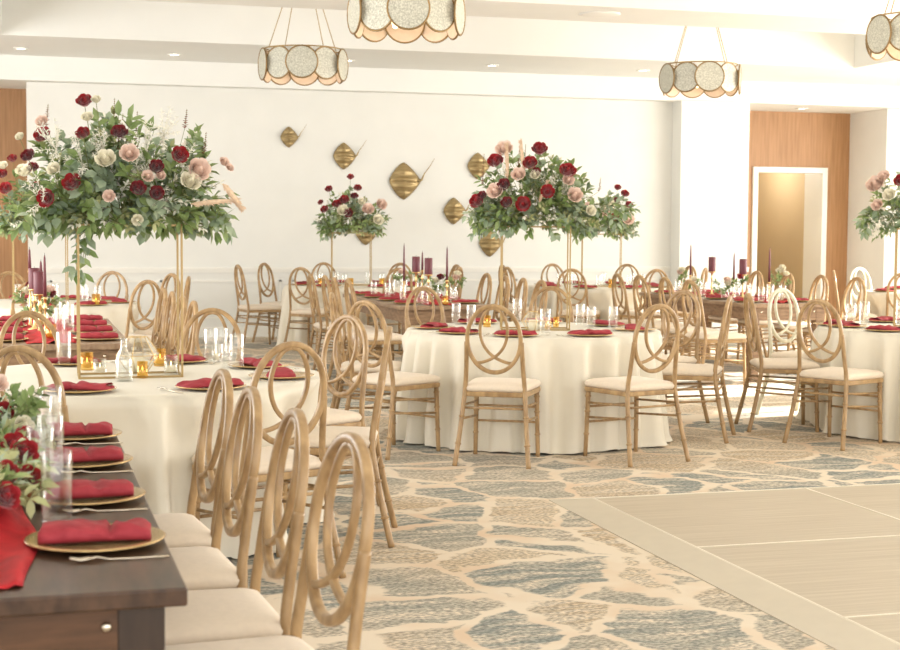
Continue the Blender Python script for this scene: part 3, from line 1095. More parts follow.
def sprig(mb, st, a, b, rn, n, L, W, droop=0.0, start=0.35, jit=0.6):
    a, b = Vector(a), Vector(b)
    mid = a.lerp(b, 0.5) + Vector((0, 0, droop))
    pts = []
    for i in range(n + 1):
        t_ = i / n
        pts.append(a * (1 - t_) ** 2 + mid * 2 * t_ * (1 - t_) + b * t_ ** 2)
    st.sweep(pts[::2] if n > 5 else pts, 0.0018, n=4)
    for i in range(n + 1):
        t_ = i / n
        if t_ < start:
            continue
        p = pts[i]
        tg = (pts[min(i + 1, n)] - pts[max(i - 1, 0)]).normalized()
        for s_ in (1, -1):
            rv = Vector((rn.uniform(-1, 1), rn.uniform(-1, 1), rn.uniform(-1, 1)))
            sd = tg.cross(rv)
            if sd.length < 0.05:
                continue
            sd.normalize()
            d = tg * 0.55 + sd * s_ * 0.9 + rv * jit * 0.3
            k = rn.uniform(0.7, 1.15)
            leaf(mb, p, d, Vector((rn.uniform(-.5, .5), rn.uniform(-.9, .2), 0.8)), L * k, W * k, rn.uniform(-0.1, 0.35))
    leaf(mb, b, tg, Vector((0, -0.5, 1)), L, W)


def arrangement(name, loc, rz, seed, blooms, spikes, tall, label, n_sprig=150, halfw=0.44, h=0.5, depth=0.30, trail=(), k=1.0, group='tall flower arrangements on gold stands', pamp=(), asti=()):
    """foliage mound on a stand; local x across the view, z up, y away from the viewer"""
    rn = random.Random(seed)
    root = empty(name, loc, rz)
    tag(root, label, 'flower arrangement', group)
    mbs = {'leaf1': MB(), 'leaf2': MB(), 'leaf3': MB(), 'stem': MB(), 'astilbe': MB(), 'spike': MB()}
    for i in range(n_sprig):
        a = rn.uniform(0, 2 * PI)
        e = math.asin(rn.uniform(-0.62, 1.0))
        cx, sx = math.cos(e) * math.cos(a), math.cos(e) * math.sin(a)
        top = h * (1.0 - 0.12 * abs(cx) + rn.uniform(-0.12, 0.14))
        z = math.sin(e)
        q = rn.uniform(0.72, 1.05)
        b = Vector((cx * halfw * q * 1.03, sx * depth * q, 0.10 + (z * top * q * 0.92 if z > 0 else z * 0.26 * q)))
        aa = Vector((b.x * 0.35 + rn.uniform(-0.08, 0.08), b.y * 0.3, 0.03))
        w = rn.random()
        if w < 0.30:
            sprig(mbs['leaf1'], mbs['stem'], aa, b, rn, 7, 0.058 * k, 0.042 * k, 0.05)
        elif w < 0.62:
            sprig(mbs['leaf2'], mbs['stem'], aa, b, rn, 8, 0.066 * k, 0.030 * k, 0.04)
        elif w < 0.80:
            sprig(mbs['leaf3'], mbs['stem'], aa, b, rn, 9, 0.040 * k, 0.020 * k, 0.03)
        else:
            sprig(mbs['astilbe'], mbs['stem'], aa, b * 1.04, rn, 14, 0.028 * k, 0.013 * k, 0.03)
    for (x0, x1, z1) in trail:
        for j in range(4):
            b = Vector((x1 + rn.uniform(-0.04, 0.04), rn.uniform(-0.2, 0.1), z1 + rn.uniform(-0.03, 0.03)))
            sprig(mbs['leaf2' if j % 2 else 'leaf1'], mbs['stem'], (x0, -0.05, 0.1), b, rn, 9, 0.06 * k, 0.03 * k, 0.10)
    for (x, z0, z1) in spikes:
        y = rn.uniform(-0.12, 0.05)
        st = mbs['stem']
        spk = MB()
        st.sweep([(x * 0.7, y, 0.15), (x, y, z0), (x + 0.01, y, z1)], 0.0015, n=4)
        m = int((z1 - z0) / 0.009)
        for j in range(m):
            z = z0 + (z1 - z0) * j / m
            for s_ in range(3):
                a = rn.uniform(0, 2 * PI)
                leaf(spk, Vector((x + 0.01 * j / m, y, z)), Vector((math.cos(a), math.sin(a), 0.6)), Vector((0, 0, 1)), 0.018 * (1.2 - j / m), 0.010)
        spk.build('rust_flower_spike', M['spike'], root)
    for (x, z, s_) in asti:
        for j in range(10):
            a = rn.uniform(0, 2 * PI)
            b = Vector((x + s_ * 0.5 * math.cos(a), -depth * 0.75 + rn.uniform(-0.05, 0.05), z + s_ * math.sin(a) * 1.0))
            sprig(mbs['astilbe'], mbs['astilbe'], (x * 0.9, -depth * 0.6, z - s_ * 0.4), b, rn, 11, 0.020, 0.006, 0.01, start=0.1, jit=1.2)
    nm = {'leaf1': 'eucalyptus_foliage', 'leaf2': 'leafy_foliage', 'leaf3': 'olive_foliage', 'stem': 'stem_bundle', 'astilbe': 'white_sprays', 'spike': 'rust_flower_spikes'}
    for kk, mb in mbs.items():
        if mb.v:
            mb.build(nm[kk], M[kk], root)
    for j, (kind, x, z, r_) in enumerate(blooms):
        q = max(0.05, 1 - (x / (halfw * 1.15)) ** 2 - (max(0, z - 0.12) / (h * 1.2)) ** 2)
        y = -depth * math.sqrt(q) * 0.95 - 0.02
        o = link('red_rose' if kind in ('rose', 'drose') else ('blush_rose' if kind == 'blush' else 'cream_rose'), ME_rose[kind][j % 2], root)
        o.location = (x, y, z)
        d = Vector((x * 0.9, -0.75, (z - 0.15) * 1.2 + 0.25 + rn.uniform(-0.2, 0.2)))
        o.rotation_euler = d.to_track_quat('Z', 'Y').to_euler()
        o.scale = (r_ * 0.86, r_ * 0.86, r_ * 0.9)
        if z > 0.3:
            MB().sweep([(x, y, z - 0.01), (x * 0.8, y * 0.5, z - 0.25), (x * 0.4, 0, 0.05)], 0.002, n=4).build('bloom_stem', M['stem'], root)
    for j, (x, z, L, ang) in enumerate(pamp):
        mb = MB()
        y = -depth * 0.8
        dx, dz = math.cos(ang), math.sin(ang)
        pts = [(x + dx * L * (t_ - 0.5), y, z + dz * L * (t_ - 0.5)) for t_ in (0, 0.15, 0.4, 0.7, 0.9, 1)]
        mb.sweep(pts, [0.003, 0.008, 0.012, 0.010, 0.005, 0.001], n=8)
        for q in range(200):
            t_ = rn.random()
            a = rn.uniform(0, 2 * PI)
            p = Vector((x + dx * L * (t_ - 0.5), y, z + dz * L * (t_ - 0.5)))
            leaf(mb, p, Vector((dx, 0, dz)) + Vector((math.cos(a) * 0.5, math.sin(a) * 0.5, math.sin(a + 1) * 0.5)), Vector((0, -1, 0.3)), 0.030, 0.004)
        mb.build('pampas_plume', M['pampas'], root)
    return root


def flower_stand(x, y, rz, h, label, w=0.455, d=0.20):
    root = empty('flower_stand', (x, y, TZ), rz)
    tag(root, label, 'flower stand', 'tall gold flower stands')
    t_ = 0.0048
    for sx in (-1, 1):
        for sy in (-1, 1):
            bevel(MB().box(sx * w / 2 - t_, sx * w / 2 + t_, sy * d / 2 - t_, sy * d / 2 + t_, 0.0, h).build('post', M['gold'], root), 0.001, 1)
    for nm, z in (('base_frame', 0.0), ('top_frame', h - 2 * t_)):
        mb = MB()
        for sy in (-1, 1):
            mb.box(-w / 2, w / 2, sy * d / 2 - t_, sy * d / 2 + t_, z, z + 2 * t_)
        for sx in (-1, 1):
            mb.box(sx * w / 2 - t_, sx * w / 2 + t_, -d / 2, d / 2, z, z + 2 * t_)
        mb.build(nm, M['gold'], root)
    return root


def vaz(x, y):
    """heading that turns local -y towards the camera"""
    return -math.atan2(x, y)


def vres(px, py, x0, z0, s_):
    return ((px - x0) / s_, (z0 - py) / s_)


# blooms of the big arrangement on the left round table: kind, px, py (photo), radius
B1 = [('rose', 87, 103, .042), ('rose', 48, 136, .042), ('rose', 86, 135, .036), ('drose', 120, 134, .040), ('rose', 176, 154, .045), ('drose', 34, 156, .036),
      ('rose', 76, 182, .048), ('rose', 52, 196, .044), ('drose', 154, 166, .038), ('drose', 137, 187, .038), ('drose', 154, 191, .038),
      ('blush', 129, 154, .046), ('blush', 194, 168, .060), ('blush', 110, 194, .030), ('blush', 220, 159, .028), ('white', 186, 180, .052), ('white', 107, 160, .052),
      ('white', 59, 169, .034), ('white', 98, 101, .026), ('white', 90, 119, .030), ('white', 26, 137, .024), ('blush', 47, 122, .032), ('white', 136, 216, .030), ('blush', 146, 175, .030), ('blush', 158, 174, .026), ('blush', 226, 164, .022)]
B2 = [('rose', 534, 148, .062), ('rose', 492, 159, .060), ('rose', 525, 161, .055), ('rose', 561, 169, .062), ('drose', 500, 182, .050), ('rose', 542, 188, .050), ('rose', 519, 200, .058), ('rose', 474, 198, .055),
      ('drose', 503, 199, .046), ('blush', 500, 147, .064), ('blush', 514, 172, .056), ('blush', 492, 188, .060), ('blush', 568, 192, .062), ('blush', 562, 177, .044), ('white', 530, 172, .040), ('white', 584, 206, .040), ('drose', 531, 169, .034), ('drose', 479, 192, .034)]
S1 = [(113, 150, 95), (121, 150, 112), (135, 150, 108), (50, 125, 104), (183, 125, 106), (118, 150, 120), (202, 150, 128)]
S2 = [(513, 165, 141), (519, 165, 140), (534, 150, 138), (478, 180, 150), (565, 170, 156), (594, 186, 172)]


def cvt(lst, x0, z0, s_):
    return [(k, (a - x0) / s_, (z0 - b) / s_, r_) for k, a, b, r_ in lst]


# ================================================================== ASSEMBLE ROUND TABLES
seat_words = ['at the near left', 'at the near right', 'at the right, nearer', 'at the right, farther', 'at the far right', 'at the far left', 'at the left, farther', 'at the left, nearer']


def seat_name(cx, cy, px, py):
    """position of a seat round its table as the photo shows it"""
    v = Vector((cx, cy)).normalized()
    d = Vector((px - cx, py - cy))
    dep = d.dot(v)
    lat = d.x * v.y - d.y * v.x
    a = math.degrees(math.atan2(-dep, lat)) % 360   # 0 right, 90 near, 180 left
    names = [(0, 'right nearer seat'), (45, 'near right seat'), (90, 'near left seat'), (135, 'left nearer seat'),
             (180, 'left farther seat'), (225, 'far left seat'), (270, 'far right seat'), (315, 'right farther seat')]
    return names[int(a // 45) % 8][1]


def seat_at(cx, cy, c):
    fa = math.atan2(cy - c[1], cx - c[0]) + R(c[2] if len(c) > 2 else 0)
    return (c[0] + 0.245 * math.cos(fa), c[1] + 0.245 * math.sin(fa), fa)


def table_round(cx, cy, r, words, chairs, seed, level, skip=(), skip_set=()):
    """chairs: list of (x, y) for the backrest top; level: 2 full settings, 1 lighter"""
    tablecloth('tablecloth', cx, cy, r, seed, 'ivory floor length cloth on the %s round table' % words, seats=[seat_at(cx, cy, c) for c in chairs])
    for i, c in enumerate(chairs):
        x, y = c[0], c[1]
        w = seat_name(cx, cy, x, y) if len(c) < 4 or c[3] is None else c[3]
        f_ = math.degrees(math.atan2(cy - y, cx - x)) + (c[2] if len(c) > 2 else 0)
        if i not in skip:
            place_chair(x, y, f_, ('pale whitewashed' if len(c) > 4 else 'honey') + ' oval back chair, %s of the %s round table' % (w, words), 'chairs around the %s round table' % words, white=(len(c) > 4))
        if i in skip_set:
            continue
        a = math.atan2(y - cy, x - cx)
        q = r - 0.19
        setting(cx + q * math.cos(a), cy + q * math.sin(a), math.degrees(a) + 180, 'at %s of the %s round table' % (w, words), 'on the %s round table' % words,
                nap='fold', fork=(level == 2), glass=None if level == 2 else (ME_glass, 0.1, 0.2), i=i + seed)


def ring(cx, cy, rad, angs):
    return [(cx + rad * math.cos(R(a)), cy + rad * math.sin(R(a))) for a in angs]


# left round table
R1c = (0.50, 6.98)
ch1 = [(1.01, 5.80, -4), (1.58, 6.57, 5), (1.595, 7.49, 4), (1.00, 8.20, 0), (0.04, 8.10, 0), (0.00, 5.82, -5)]
table_round(*R1c, 0.87, 'left', ch1, 1, 2)
# centre round table
R2c = (3.34, 9.60)
ch2 = [(2.67, 8.38, 0, 'near left seat'), (3.655, 8.25, 2, 'near right seat'), (2.04, 8.97, 6, 'left nearer seat'), (2.05, 10.0, 0, 'left farther seat'), (2.93, 10.93, 0, 'far left seat'), (3.92, 10.86, 0, 'far right seat'), (4.66, 10.08, 6, 'right farther seat'), (4.54, 9.12, -11, 'right nearer seat')]
table_round(*R2c, 0.87, 'centre', ch2, 2, 2)
# right round table, cut by the picture edge
R3c = (6.27, 9.22)
ch3 = [(4.97, 8.66, 3), (4.95, 9.58, 0), (5.50, 10.30, -8)]
table_round(*R3c, 0.87, 'right', ch3[:2], 3, 2)
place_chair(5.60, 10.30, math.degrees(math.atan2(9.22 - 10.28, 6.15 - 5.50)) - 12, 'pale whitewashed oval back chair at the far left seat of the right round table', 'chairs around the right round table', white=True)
for i, (x, y, w) in enumerate(((5.62, 9.58, 'far left'), (6.2, 9.86, 'far side'))):
    setting(x, y, -50, 'on the %s of the right round table' % w, 'on the right round table', nap='fold', glass=(ME_glassT, 0.12, 0.16), i=i + 4)

# far round tables
p = at(352, 278, 0.96)
R4c = (3.82, 17.22)
ch4 = ring(*R4c, 1.24, (-115 - 12, -70 - 12, -25 - 12, 20 - 12, 65 - 12, 110 - 12, 155 - 12, 200 - 12))
ch4[0] = (2.98, 16.35)
ch4[7] = (2.45, 17.45, 20)
ch4[6] = (2.88, 18.25, 6)
table_round(*R4c, 0.87, 'far middle', ch4, 4, 1)
R5c = (6.60, 16.55)
ch5 = ring(*R5c, 1.22, [a - 22 for a in (-105, -60, -15, 30, 75, 120, 165, 210)])
table_round(*R5c, 0.87, 'far right', ch5, 5, 1)
R6c = (0.17, 13.7)
ch6 = [(1.0, 12.6), (1.42, 13.45), (1.36, 14.3), (0.86, 15.0), (-0.1, 15.0), (0.10, 12.42)]
table_round(*R6c, 0.87, 'far left', ch6, 6, 1)
R7c = (9.9, 14.6)
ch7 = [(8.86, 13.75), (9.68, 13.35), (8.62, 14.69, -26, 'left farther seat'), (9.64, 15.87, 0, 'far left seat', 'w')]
table_round(*R7c, 0.87, 'far right corner', ch7, 7, 1)

# ------------------------------------------------------------------ stands and tall flowers
def tall(cx, cy, words, px, py0, s_, blooms, spikes, sh, seed, **kw):
    rz = vaz(cx, cy)
    flower_stand(cx, cy, rz + R(3.5), sh, 'slim gold post stand under the flowers on the %s round table' % words)
    return arrangement('flower_arrangement', (cx, cy, TZ + sh), rz, seed, cvt(blooms, px, py0, s_), [((a - px) / s_, (py0 - b) / s_, (py0 - c) / s_) for a, b, c in spikes], None,
                       'tall red, blush and green flower arrangement above the %s round table' % words, **kw)


s1 = 1500 / (R1c[0] * 0.2756 + R1c[1] * 0.961)
tall(0.478, 6.98, 'left', 128, 220, s1, B1, S1, 0.695, 11, k=1.12, n_sprig=280, halfw=0.42, h=0.40, depth=0.30,
     trail=((-0.3, -0.44, 0.0), (0.3, 0.42, -0.01), (-0.15, -0.22, -0.2), (0.25, 0.28, 0.38), (-0.3, -0.36, 0.34), (-0.1, -0.1, 0.44)), asti=((.08, .32, .12), (.17, .42, .09), (-.34, .36, .1), (.05, .21, .07), (-.22, .30, .09), (.26, .28, .08), (-.40, .12, .08), (.14, .10, .07), (-.12, .34, .07)),
     pamp=((.37, .10, .2, 0.1), (.45, .13, .13, -0.9)))
s2 = 1500 / (R2c[0] * 0.2756 + R2c[1] * 0.961)
tall(3.35, 9.60, 'centre', 531, 221, s2, B2, S2, 0.70, 12, n_sprig=270, halfw=0.43, h=0.42, depth=0.30,
     trail=((0.3, 0.55, 0.02), (0.3, 0.62, 0.10), (-0.3, -0.42, 0.05), (-0.3, -0.40, -0.04)), asti=((.08, .3, .09), (.2, .25, .08)), pamp=((-.19, .42, .22, 1.6), (-.09, .45, .2, 1.7), (.05, .22, .14, 1.2)))
B3 = [('blush', 882, 180, .075), ('blush', 889, 172, .05), ('blush', 884, 200, .05), ('white', 895, 190, .05), ('rose', 905, 176, .05), ('blush', 925, 170, .06), ('rose', 940, 180, .06)]
s3 = 1500 / (R3c[0] * 0.2756 + R3c[1] * 0.961)
tall(6.15, 9.22, 'right', 934, 222, s3, B3, [], 0.70, 13, n_sprig=130, halfw=0.40, h=0.36, depth=0.28, trail=((-0.3, -0.42, -0.02), (-0.3, -0.44, 0.05)), asti=((-.38, .02, .08),))
for cx, cy, words, px, py0, hh, seed, bl in (
        (3.73, 17.22, 'far middle', 346, 226, 0.62, 21, [('rose', 345, 172, .05), ('rose', 324, 184, .05), ('rose', 339, 195, .07), ('rose', 332, 199, .06), ('rose', 320, 204, .055), ('drose', 343, 207, .06), ('rose', 352, 183, .055), ('drose', 349, 191, .05), ('blush', 362, 204, .085), ('white', 338, 205, .075), ('blush', 375, 199, .08), ('white', 356, 196, .05), ('rose', 316, 197, .04), ('white', 372, 214, .07)]),
        (6.60, 16.55, 'far right', 603, 226, 0.62, 22, [('rose', 618, 181, .05), ('rose', 625, 187, .055), ('rose', 629, 198, .055), ('rose', 615, 210, .05), ('drose', 617, 194, .05), ('blush', 628, 212, .08), ('white', 610, 198, .08), ('blush', 605, 205, .07), ('blush', 590, 200, .07)]),
        (0.17, 13.7, 'far left', 36, 226, 0.66, 23, [('rose', 11, 159, .05), ('rose', 5, 188, .06), ('rose', 2, 174, .05), ('white', 22, 172, .08), ('drose', 30, 168, .06), ('white', 2, 166, .05), ('rose', 34, 186, .05)])):
    sx = 1500 / (cx * 0.2756 + cy * 0.961)
    arr = tall(cx, cy, words, px, py0, sx, bl, [], hh, seed, n_sprig=120, halfw=0.40, h=0.40, depth=0.28, k=1.25)


# ================================================================== LONG TABLES
def long_table(x0, x1, y0, y1, words, top, apron, leg, label, bolts=True):
    cx, cy = (x0 + x1) / 2, (y0 + y1) / 2
    w, l = (x1 - x0) / 2, (y1 - y0) / 2
    root = empty('farm_table', (cx, cy, 0))
    tag(root, label, 'table', 'long wooden farm tables')
    bevel(MB().box(-w, w, -l, l, TZ - 0.036, TZ).build('tabletop', top, root), 0.005)
    a, b = w - 0.065, l - 0.05
    for q in ((-a, a, -b - 0.012, -b + 0.012), (-a, a, b - 0.012, b + 0.012), (-a - 0.012, -a + 0.012, -b, b), (a - 0.012, a + 0.012, -b, b)):
        MB().box(*q, TZ - 0.155, TZ - 0.036).build('apron', apron, root)
    for sx in (-1, 1):
        for sy in (-1, 1):
            bevel(MB().box(sx * (a - 0.02) - 0.045, sx * (a - 0.02) + 0.045, sy * (b - 0.03) - 0.045, sy * (b - 0.03) + 0.045, 0, TZ - 0.04).build('leg', leg, root), 0.004)
    if bolts:
        for sx in (-1, 1):
            MB().lathe([(0.011, 0), (0.011, 0.003), (0.006, 0.008), (0.001, 0.009)], 14).build('bolt', M['silver'], root)
            o = [c for c in col.objects if c.parent == root][-1]
            o.location = (sx * (a - 0.085), -b - 0.012, TZ - 0.075)
            o.rotation_euler = (PI / 2, 0, 0)
    return root


def runner(x, y0, y1, w, seed, label, z=TZ, crump=0.02):
    rn = random.Random(seed)
    nx, ny = 26, int((y1 - y0) / 0.03)
    vs, fs = [], []
    p1, p2, p3 = rn.uniform(0, 6), rn.uniform(0, 6), rn.uniform(0, 6)
    for j in range(ny + 1):
        y = y0 + (y1 - y0) * j / ny
        for i in range(nx + 1):
            u = -1 + 2 * i / nx
            h_ = crump * (0.5 + 0.5 * math.sin(u * 9 + 1.8 * math.sin(y * 6 + p1) + p2)) * (0.6 + 0.4 * math.sin(y * 11 + u * 5 + p3))
            h_ = max(0, h_) * (1 - abs(u) ** 10)
            vs.append((x + u * w * (1 + 0.08 * math.sin(y * 7 + p2)), y + 0.02 * math.sin(u * 5 + p1), z + 0.003 + h_))
    for j in range(ny):
        for i in range(nx):
            q = j * (nx + 1) + i
            fs.append((q, q + 1, q + nx + 2, q + nx + 1))
    o = MB().add(vs, fs).build('table_runner', M['runner'])
    sd = o.modifiers.new('thickness', 'SOLIDIFY')
    sd.thickness = 0.0015
    return tag(o, label, 'table runner', 'red runners on the long tables')


# foreground long table
long_table(-0.62, 0.30, 2.85, 5.25, 'foreground', M['table'], M['apron'], M['darkwood'], 'dark walnut farm table in the left foreground with a silver bolt on its end')
for i, y in enumerate((3.30, 3.84, 4.42, 4.98)):
    w = ['nearest the camera', 'second from the camera', 'third from the camera', 'fourth from the camera'][i] + ' on the foreground table'
    x_ = (0.150, 0.15, 0.16, 0.165)[i]
    setting(x_, y, 180, w, 'on the dark foreground table', nap='roll', i=i, fork=False)
    put('fork', ME_fork, x_ + 0.04, y - 0.178, TZ, 0.0, 'metal fork near charger ' + w, 'fork', 'forks on the dark foreground table')
for i, (x, y, rot) in enumerate(((0.672, 3.18, 188.5), (0.632, 3.64, 183), (0.60, 4.17, 184), (0.59, 4.70, 185.5))):
    w = ['nearest the camera', 'second from the camera', 'third from the camera', 'fourth from the camera'][i]
    place_chair(x, y, rot, 'honey wood oval back chair at the dark foreground table, %s' % w, 'chairs along the dark foreground table')
for i, (x, y, w, me) in enumerate(((0.075, 3.54, 'nearest', ME_glassT), (0.045, 4.00, 'second', ME_glassT), (0.075, 4.24, 'third', ME_glassT), (0.055, 4.72, 'fourth', ME_glassT), (0.09, 4.98, 'farthest', ME_glassT))):
    put('tumbler_glass', me, x, y, TZ + 0.0005, 0.4 * i, 'tall clear glass on the dark foreground table, %s of its row' % w, 'glass', 'glasses on the dark foreground table')
runner(-0.20, 2.93, 5.1, 0.215, 3, 'crumpled bright red runner on the dark foreground table', crump=0.06)

# middle long table
long_table(3.18, 4.02, 12.65, 15.1, 'middle', M['table2'], M['apron2'], M['apron2'], 'weathered farm table with red runner between the centre table and the wall')
runner(3.60, 12.72, 15.0, 0.15, 4, 'red runner along the middle farm table')
for i in range(4):
    y = 13.0 + 0.6 * i
    for sx, side in ((-1, 'left'), (1, 'right')):
        w = '%s, place %s on the %s side of the middle farm table' % ('', ['one', 'two', 'three', 'four'][i] + ' from its near end', side)
        w = ('at %s place from near end, %s side of the middle farm table' % (['first', 'second', 'third', 'fourth'][i], side))
        setting(3.60 + sx * 0.27, y, 0 if sx < 0 else 180, w, 'on the middle farm table', nap='flat', fork=False, glass=(ME_glass, 0.12, 0.08), i=i + (sx > 0))
for i, (x, y) in enumerate(((2.72, 12.60), (2.70, 13.1), (2.72, 13.62), (2.68, 14.12))):
    place_chair(x, y, (2, -3, 2, 0)[i], 'honey oval back chair, %s along the left of the middle farm table' % ['first', 'second', 'third', 'fourth'][i], 'chairs left of the middle farm table')
for i, (x, y) in enumerate(((4.30, 12.2), (4.32, 12.75), (4.33, 13.30), (4.40, 14.1))):
    place_chair(x, y, (182, 178, 180, 184)[i], 'honey oval back chair, %s along the right of the middle farm table' % ['first', 'second', 'third', 'fourth'][i], 'chairs right of the middle farm table')

# left long table behind the left round table
long_table(-0.28, 0.62, 8.92, 11.35, 'left back', M['table2'], M['apron2'], M['apron2'], 'brown farm table behind the left round table, laid with red napkins')
runner(0.17, 8.98, 11.25, 0.15, 6, 'red runner along the farm table behind the left round table')
for i in range(4):
    y = 9.22 + 0.6 * i
    for sx, side in ((-1, 'left'), (1, 'right')):
        w = ('at %s place from near end, %s side of the left farm table' % (['first', 'second', 'third', 'fourth'][i], side))
        setting(0.17 + sx * 0.275, y, 0 if sx < 0 else 180, w, 'on the left farm table', nap='roll', fork=False, glass=None, i=i + (sx > 0))
for i, y in enumerate((9.05, 9.70, 10.36, 10.98)):
    place_chair(0.98, y, (184, 185, 183, 184)[i], 'honey oval back chair, %s along the right of the left farm table' % ['first', 'second', 'third', 'fourth'][i], 'chairs right of the left farm table')

# right long table in the sun
long_table(6.42, 7.26, 12.45, 15.0, 'right', M['table2'], M['apron2'], M['apron2'], 'brown farm table standing in the sun patch behind the right round table')
runner(6.84, 12.52, 14.9, 0.15, 8, 'red runner along the sunlit farm table')
for i in range(4):
    y = 12.8 + 0.62 * i
    for sx, side in ((-1, 'left'), (1, 'right')):
        w = ('at %s place from near end, %s side of the sunlit farm table' % (['first', 'second', 'third', 'fourth'][i], side))
        setting(6.84 + sx * 0.255, y, 0 if sx < 0 else 180, w, 'on the sunlit farm table', nap='flat', fork=False, glass=(ME_glass, 0.12, 0.08), i=i + (sx > 0))
for i, (x, y) in enumerate(((679, 279.5), (656, 277), (632, 275), (611, 273.5))):
    q = at(x, y, 0.96)
    place_chair(q.x + 0.12, q.y + 0.03 * i, (4, 0, 3, 0)[i], 'honey oval back chair, %s along the left of the sunlit farm table' % ['first', 'second', 'third', 'fourth'][i], 'chairs left of the sunlit farm table')
for i, (x, y) in enumerate(((7.62, 12.62), (7.60, 13.25), (7.62, 13.95), (7.6, 14.6))):
    place_chair(x, y, (184, 180, 178, 182)[i], 'honey oval back chair, %s along the right of the sunlit farm table' % ['first', 'second', 'third', 'fourth'][i], 'chairs right of the sunlit farm table')


# ================================================================== CANDLES, VOTIVES, VASES
def candlestick(x, y, h, words, wide=False):
    root = empty('candlestick', (x, y, TZ))
    tag(root, 'turned brass candlestick under the %s' % words, 'candlestick', 'brass candlesticks')
    r0 = 0.045 if wide else 0.036
    prof = [(0.001, 0), (r0, 0), (r0, 0.006), (r0 * 0.5, 0.016), (0.009, 0.03), (0.007, h * 0.3), (0.014, h * 0.36), (0.007, h * 0.42), (0.007, h * 0.66), (0.015, h * 0.72), (0.008, h * 0.78), (0.010, h - 0.015)]
    prof += [(0.038, h - 0.008), (0.040, h), (0.001, h)] if wide else [(0.018, h - 0.012), (0.013, h - 0.008), (0.013, h), (0.001, h)]
    MB().lathe(prof, 18).build('shaft', M['brass'], root)
    return root


def candle(x, y, z, h, pillar, words):
    root = empty('pillar_candle' if pillar else 'taper_candle', (x, y, z))
    tag(root, words, 'candle', 'burgundy candles on the farm tables')
    if pillar:
        prof = [(0.001, 0), (0.036, 0), (0.037, 0.003), (0.037, h - 0.004), (0.034, h), (0.02, h - 0.006), (0.001, h - 0.008)]
    else:
        prof = [(0.001, 0), (0.011, 0), (0.010, h * 0.5), (0.006, h * 0.93), (0.002, h), (0.001, h)]
    MB().lathe(prof, 20 if pillar else 12).build('wax_body', M['burg'], root)
    MB().sweep([(0, 0, h - 0.009), (0.001, 0, h + 0.012)], 0.0012, n=5).build('wick', M['wick'], root)


def clampt(q):
    for x0, x1, y0, y1 in ((3.18, 4.02, 12.65, 15.1), (-0.28, 0.62, 8.92, 11.35), (6.42, 7.26, 12.45, 15.0)):
        if x0 - 0.5 < q.x < x1 + 0.5 and y0 - 1.2 < q.y < y1 + 1.2:
            return Vector((min(max(q.x, x0 + 0.06), x1 - 0.06), min(max(q.y, y0 + 0.08), y1 - 0.08), q.z))
    return q


# px of the candle, photo y of its top and foot, plan Y, kind
def candles(words, xc, lst):
    for px, yt, yb, dx, pillar, w in lst:
        X = xc + dx
        # plan Y where the view ray through px crosses X
        d = ray(px, 270)
        Y = d.y / d.x * X
        P1 = CAM + d * (Y / d.y)
        zt = (CAM + ray(px, yt) * (Y / ray(px, yt).y)).z
        zb = (CAM + ray(px, yb) * (Y / ray(px, yb).y)).z
        candlestick(X, Y, max(0.05, zb - TZ), '%s of the %s farm table' % (w, words), pillar)
        candle(X, Y, max(zb, TZ + 0.05), zt - zb, pillar, 'burgundy %s on its brass stick, %s farm table' % (w, words))


candles('middle', 3.60, [(404, 244, 281, 0.0, False, 'tall leftmost taper'), (416, 256.5, 272, -0.02, True, 'left pillar'), (422.3, 252, 270, 0.06, False, 'short taper between pillars'),
                         (428.5, 258, 274.5, 0.0, True, 'right pillar'), (447, 247, 280, 0.10, False, 'tall rightmost taper')])
candles('sunlit', 6.84, [(690.5, 245, 275, 0.02, False, 'tall leftmost taper'), (712, 257, 271.5, 0.0, True, 'left pillar'), (734, 253, 281, 0.10, False, 'taper between pillars'),
                         (743, 259, 274.5, -0.02, True, 'right pillar'), (769.5, 248, 282, 0.05, False, 'tall rightmost taper')])
for px, yt, yb, Y, pillar, w in ((29.5, 249, 270, 10.5, False, 'tall leftmost taper'), (34, 268, 289, 10.2, True, 'left pillar'), (40.8, 261, 275, 10.6, False, 'short taper between pillars'),
                                 (39.3, 271.5, 294, 9.85, True, 'right pillar'), (44.5, 255, 297, 9.7, False, 'tall right taper')):
    a, b = atY(px, yt, Y), atY(px, yb, Y)
    candlestick(a.x, Y, max(0.05, b.z - TZ), '%s of the left farm table' % w, pillar)
    candle(a.x, Y, b.z, a.z - b.z, pillar, 'burgundy %s on its brass stick, left farm table' % w)


def votive(x, y, z, r, h, amber, label):
    root = empty('votive_candle_holder', (x, y, z))
    tag(root, label, 'votive holder', 'amber votives' if amber else 'clear votives')
    MB().lathe([(r * 0.9, 0), (r, 0.004), (r, h), (r - 0.003, h), (r - 0.004, 0.012), (0.001, 0.010)], 20).build('glass_cup', M['amber'] if amber else M['glass'], root)
    MB().lathe([(0.001, 0.012), (r - 0.007, 0.012), (r - 0.007, h * 0.45), (0.001, h * 0.45)], 16).build('wax', M['wax'], root)
    MB().lathe([(0.001, h * 0.47), (0.0035, h * 0.52), (0.0025, h * 0.62), (0.0005, h * 0.72)], 8).build('flame', M['flame'], root)


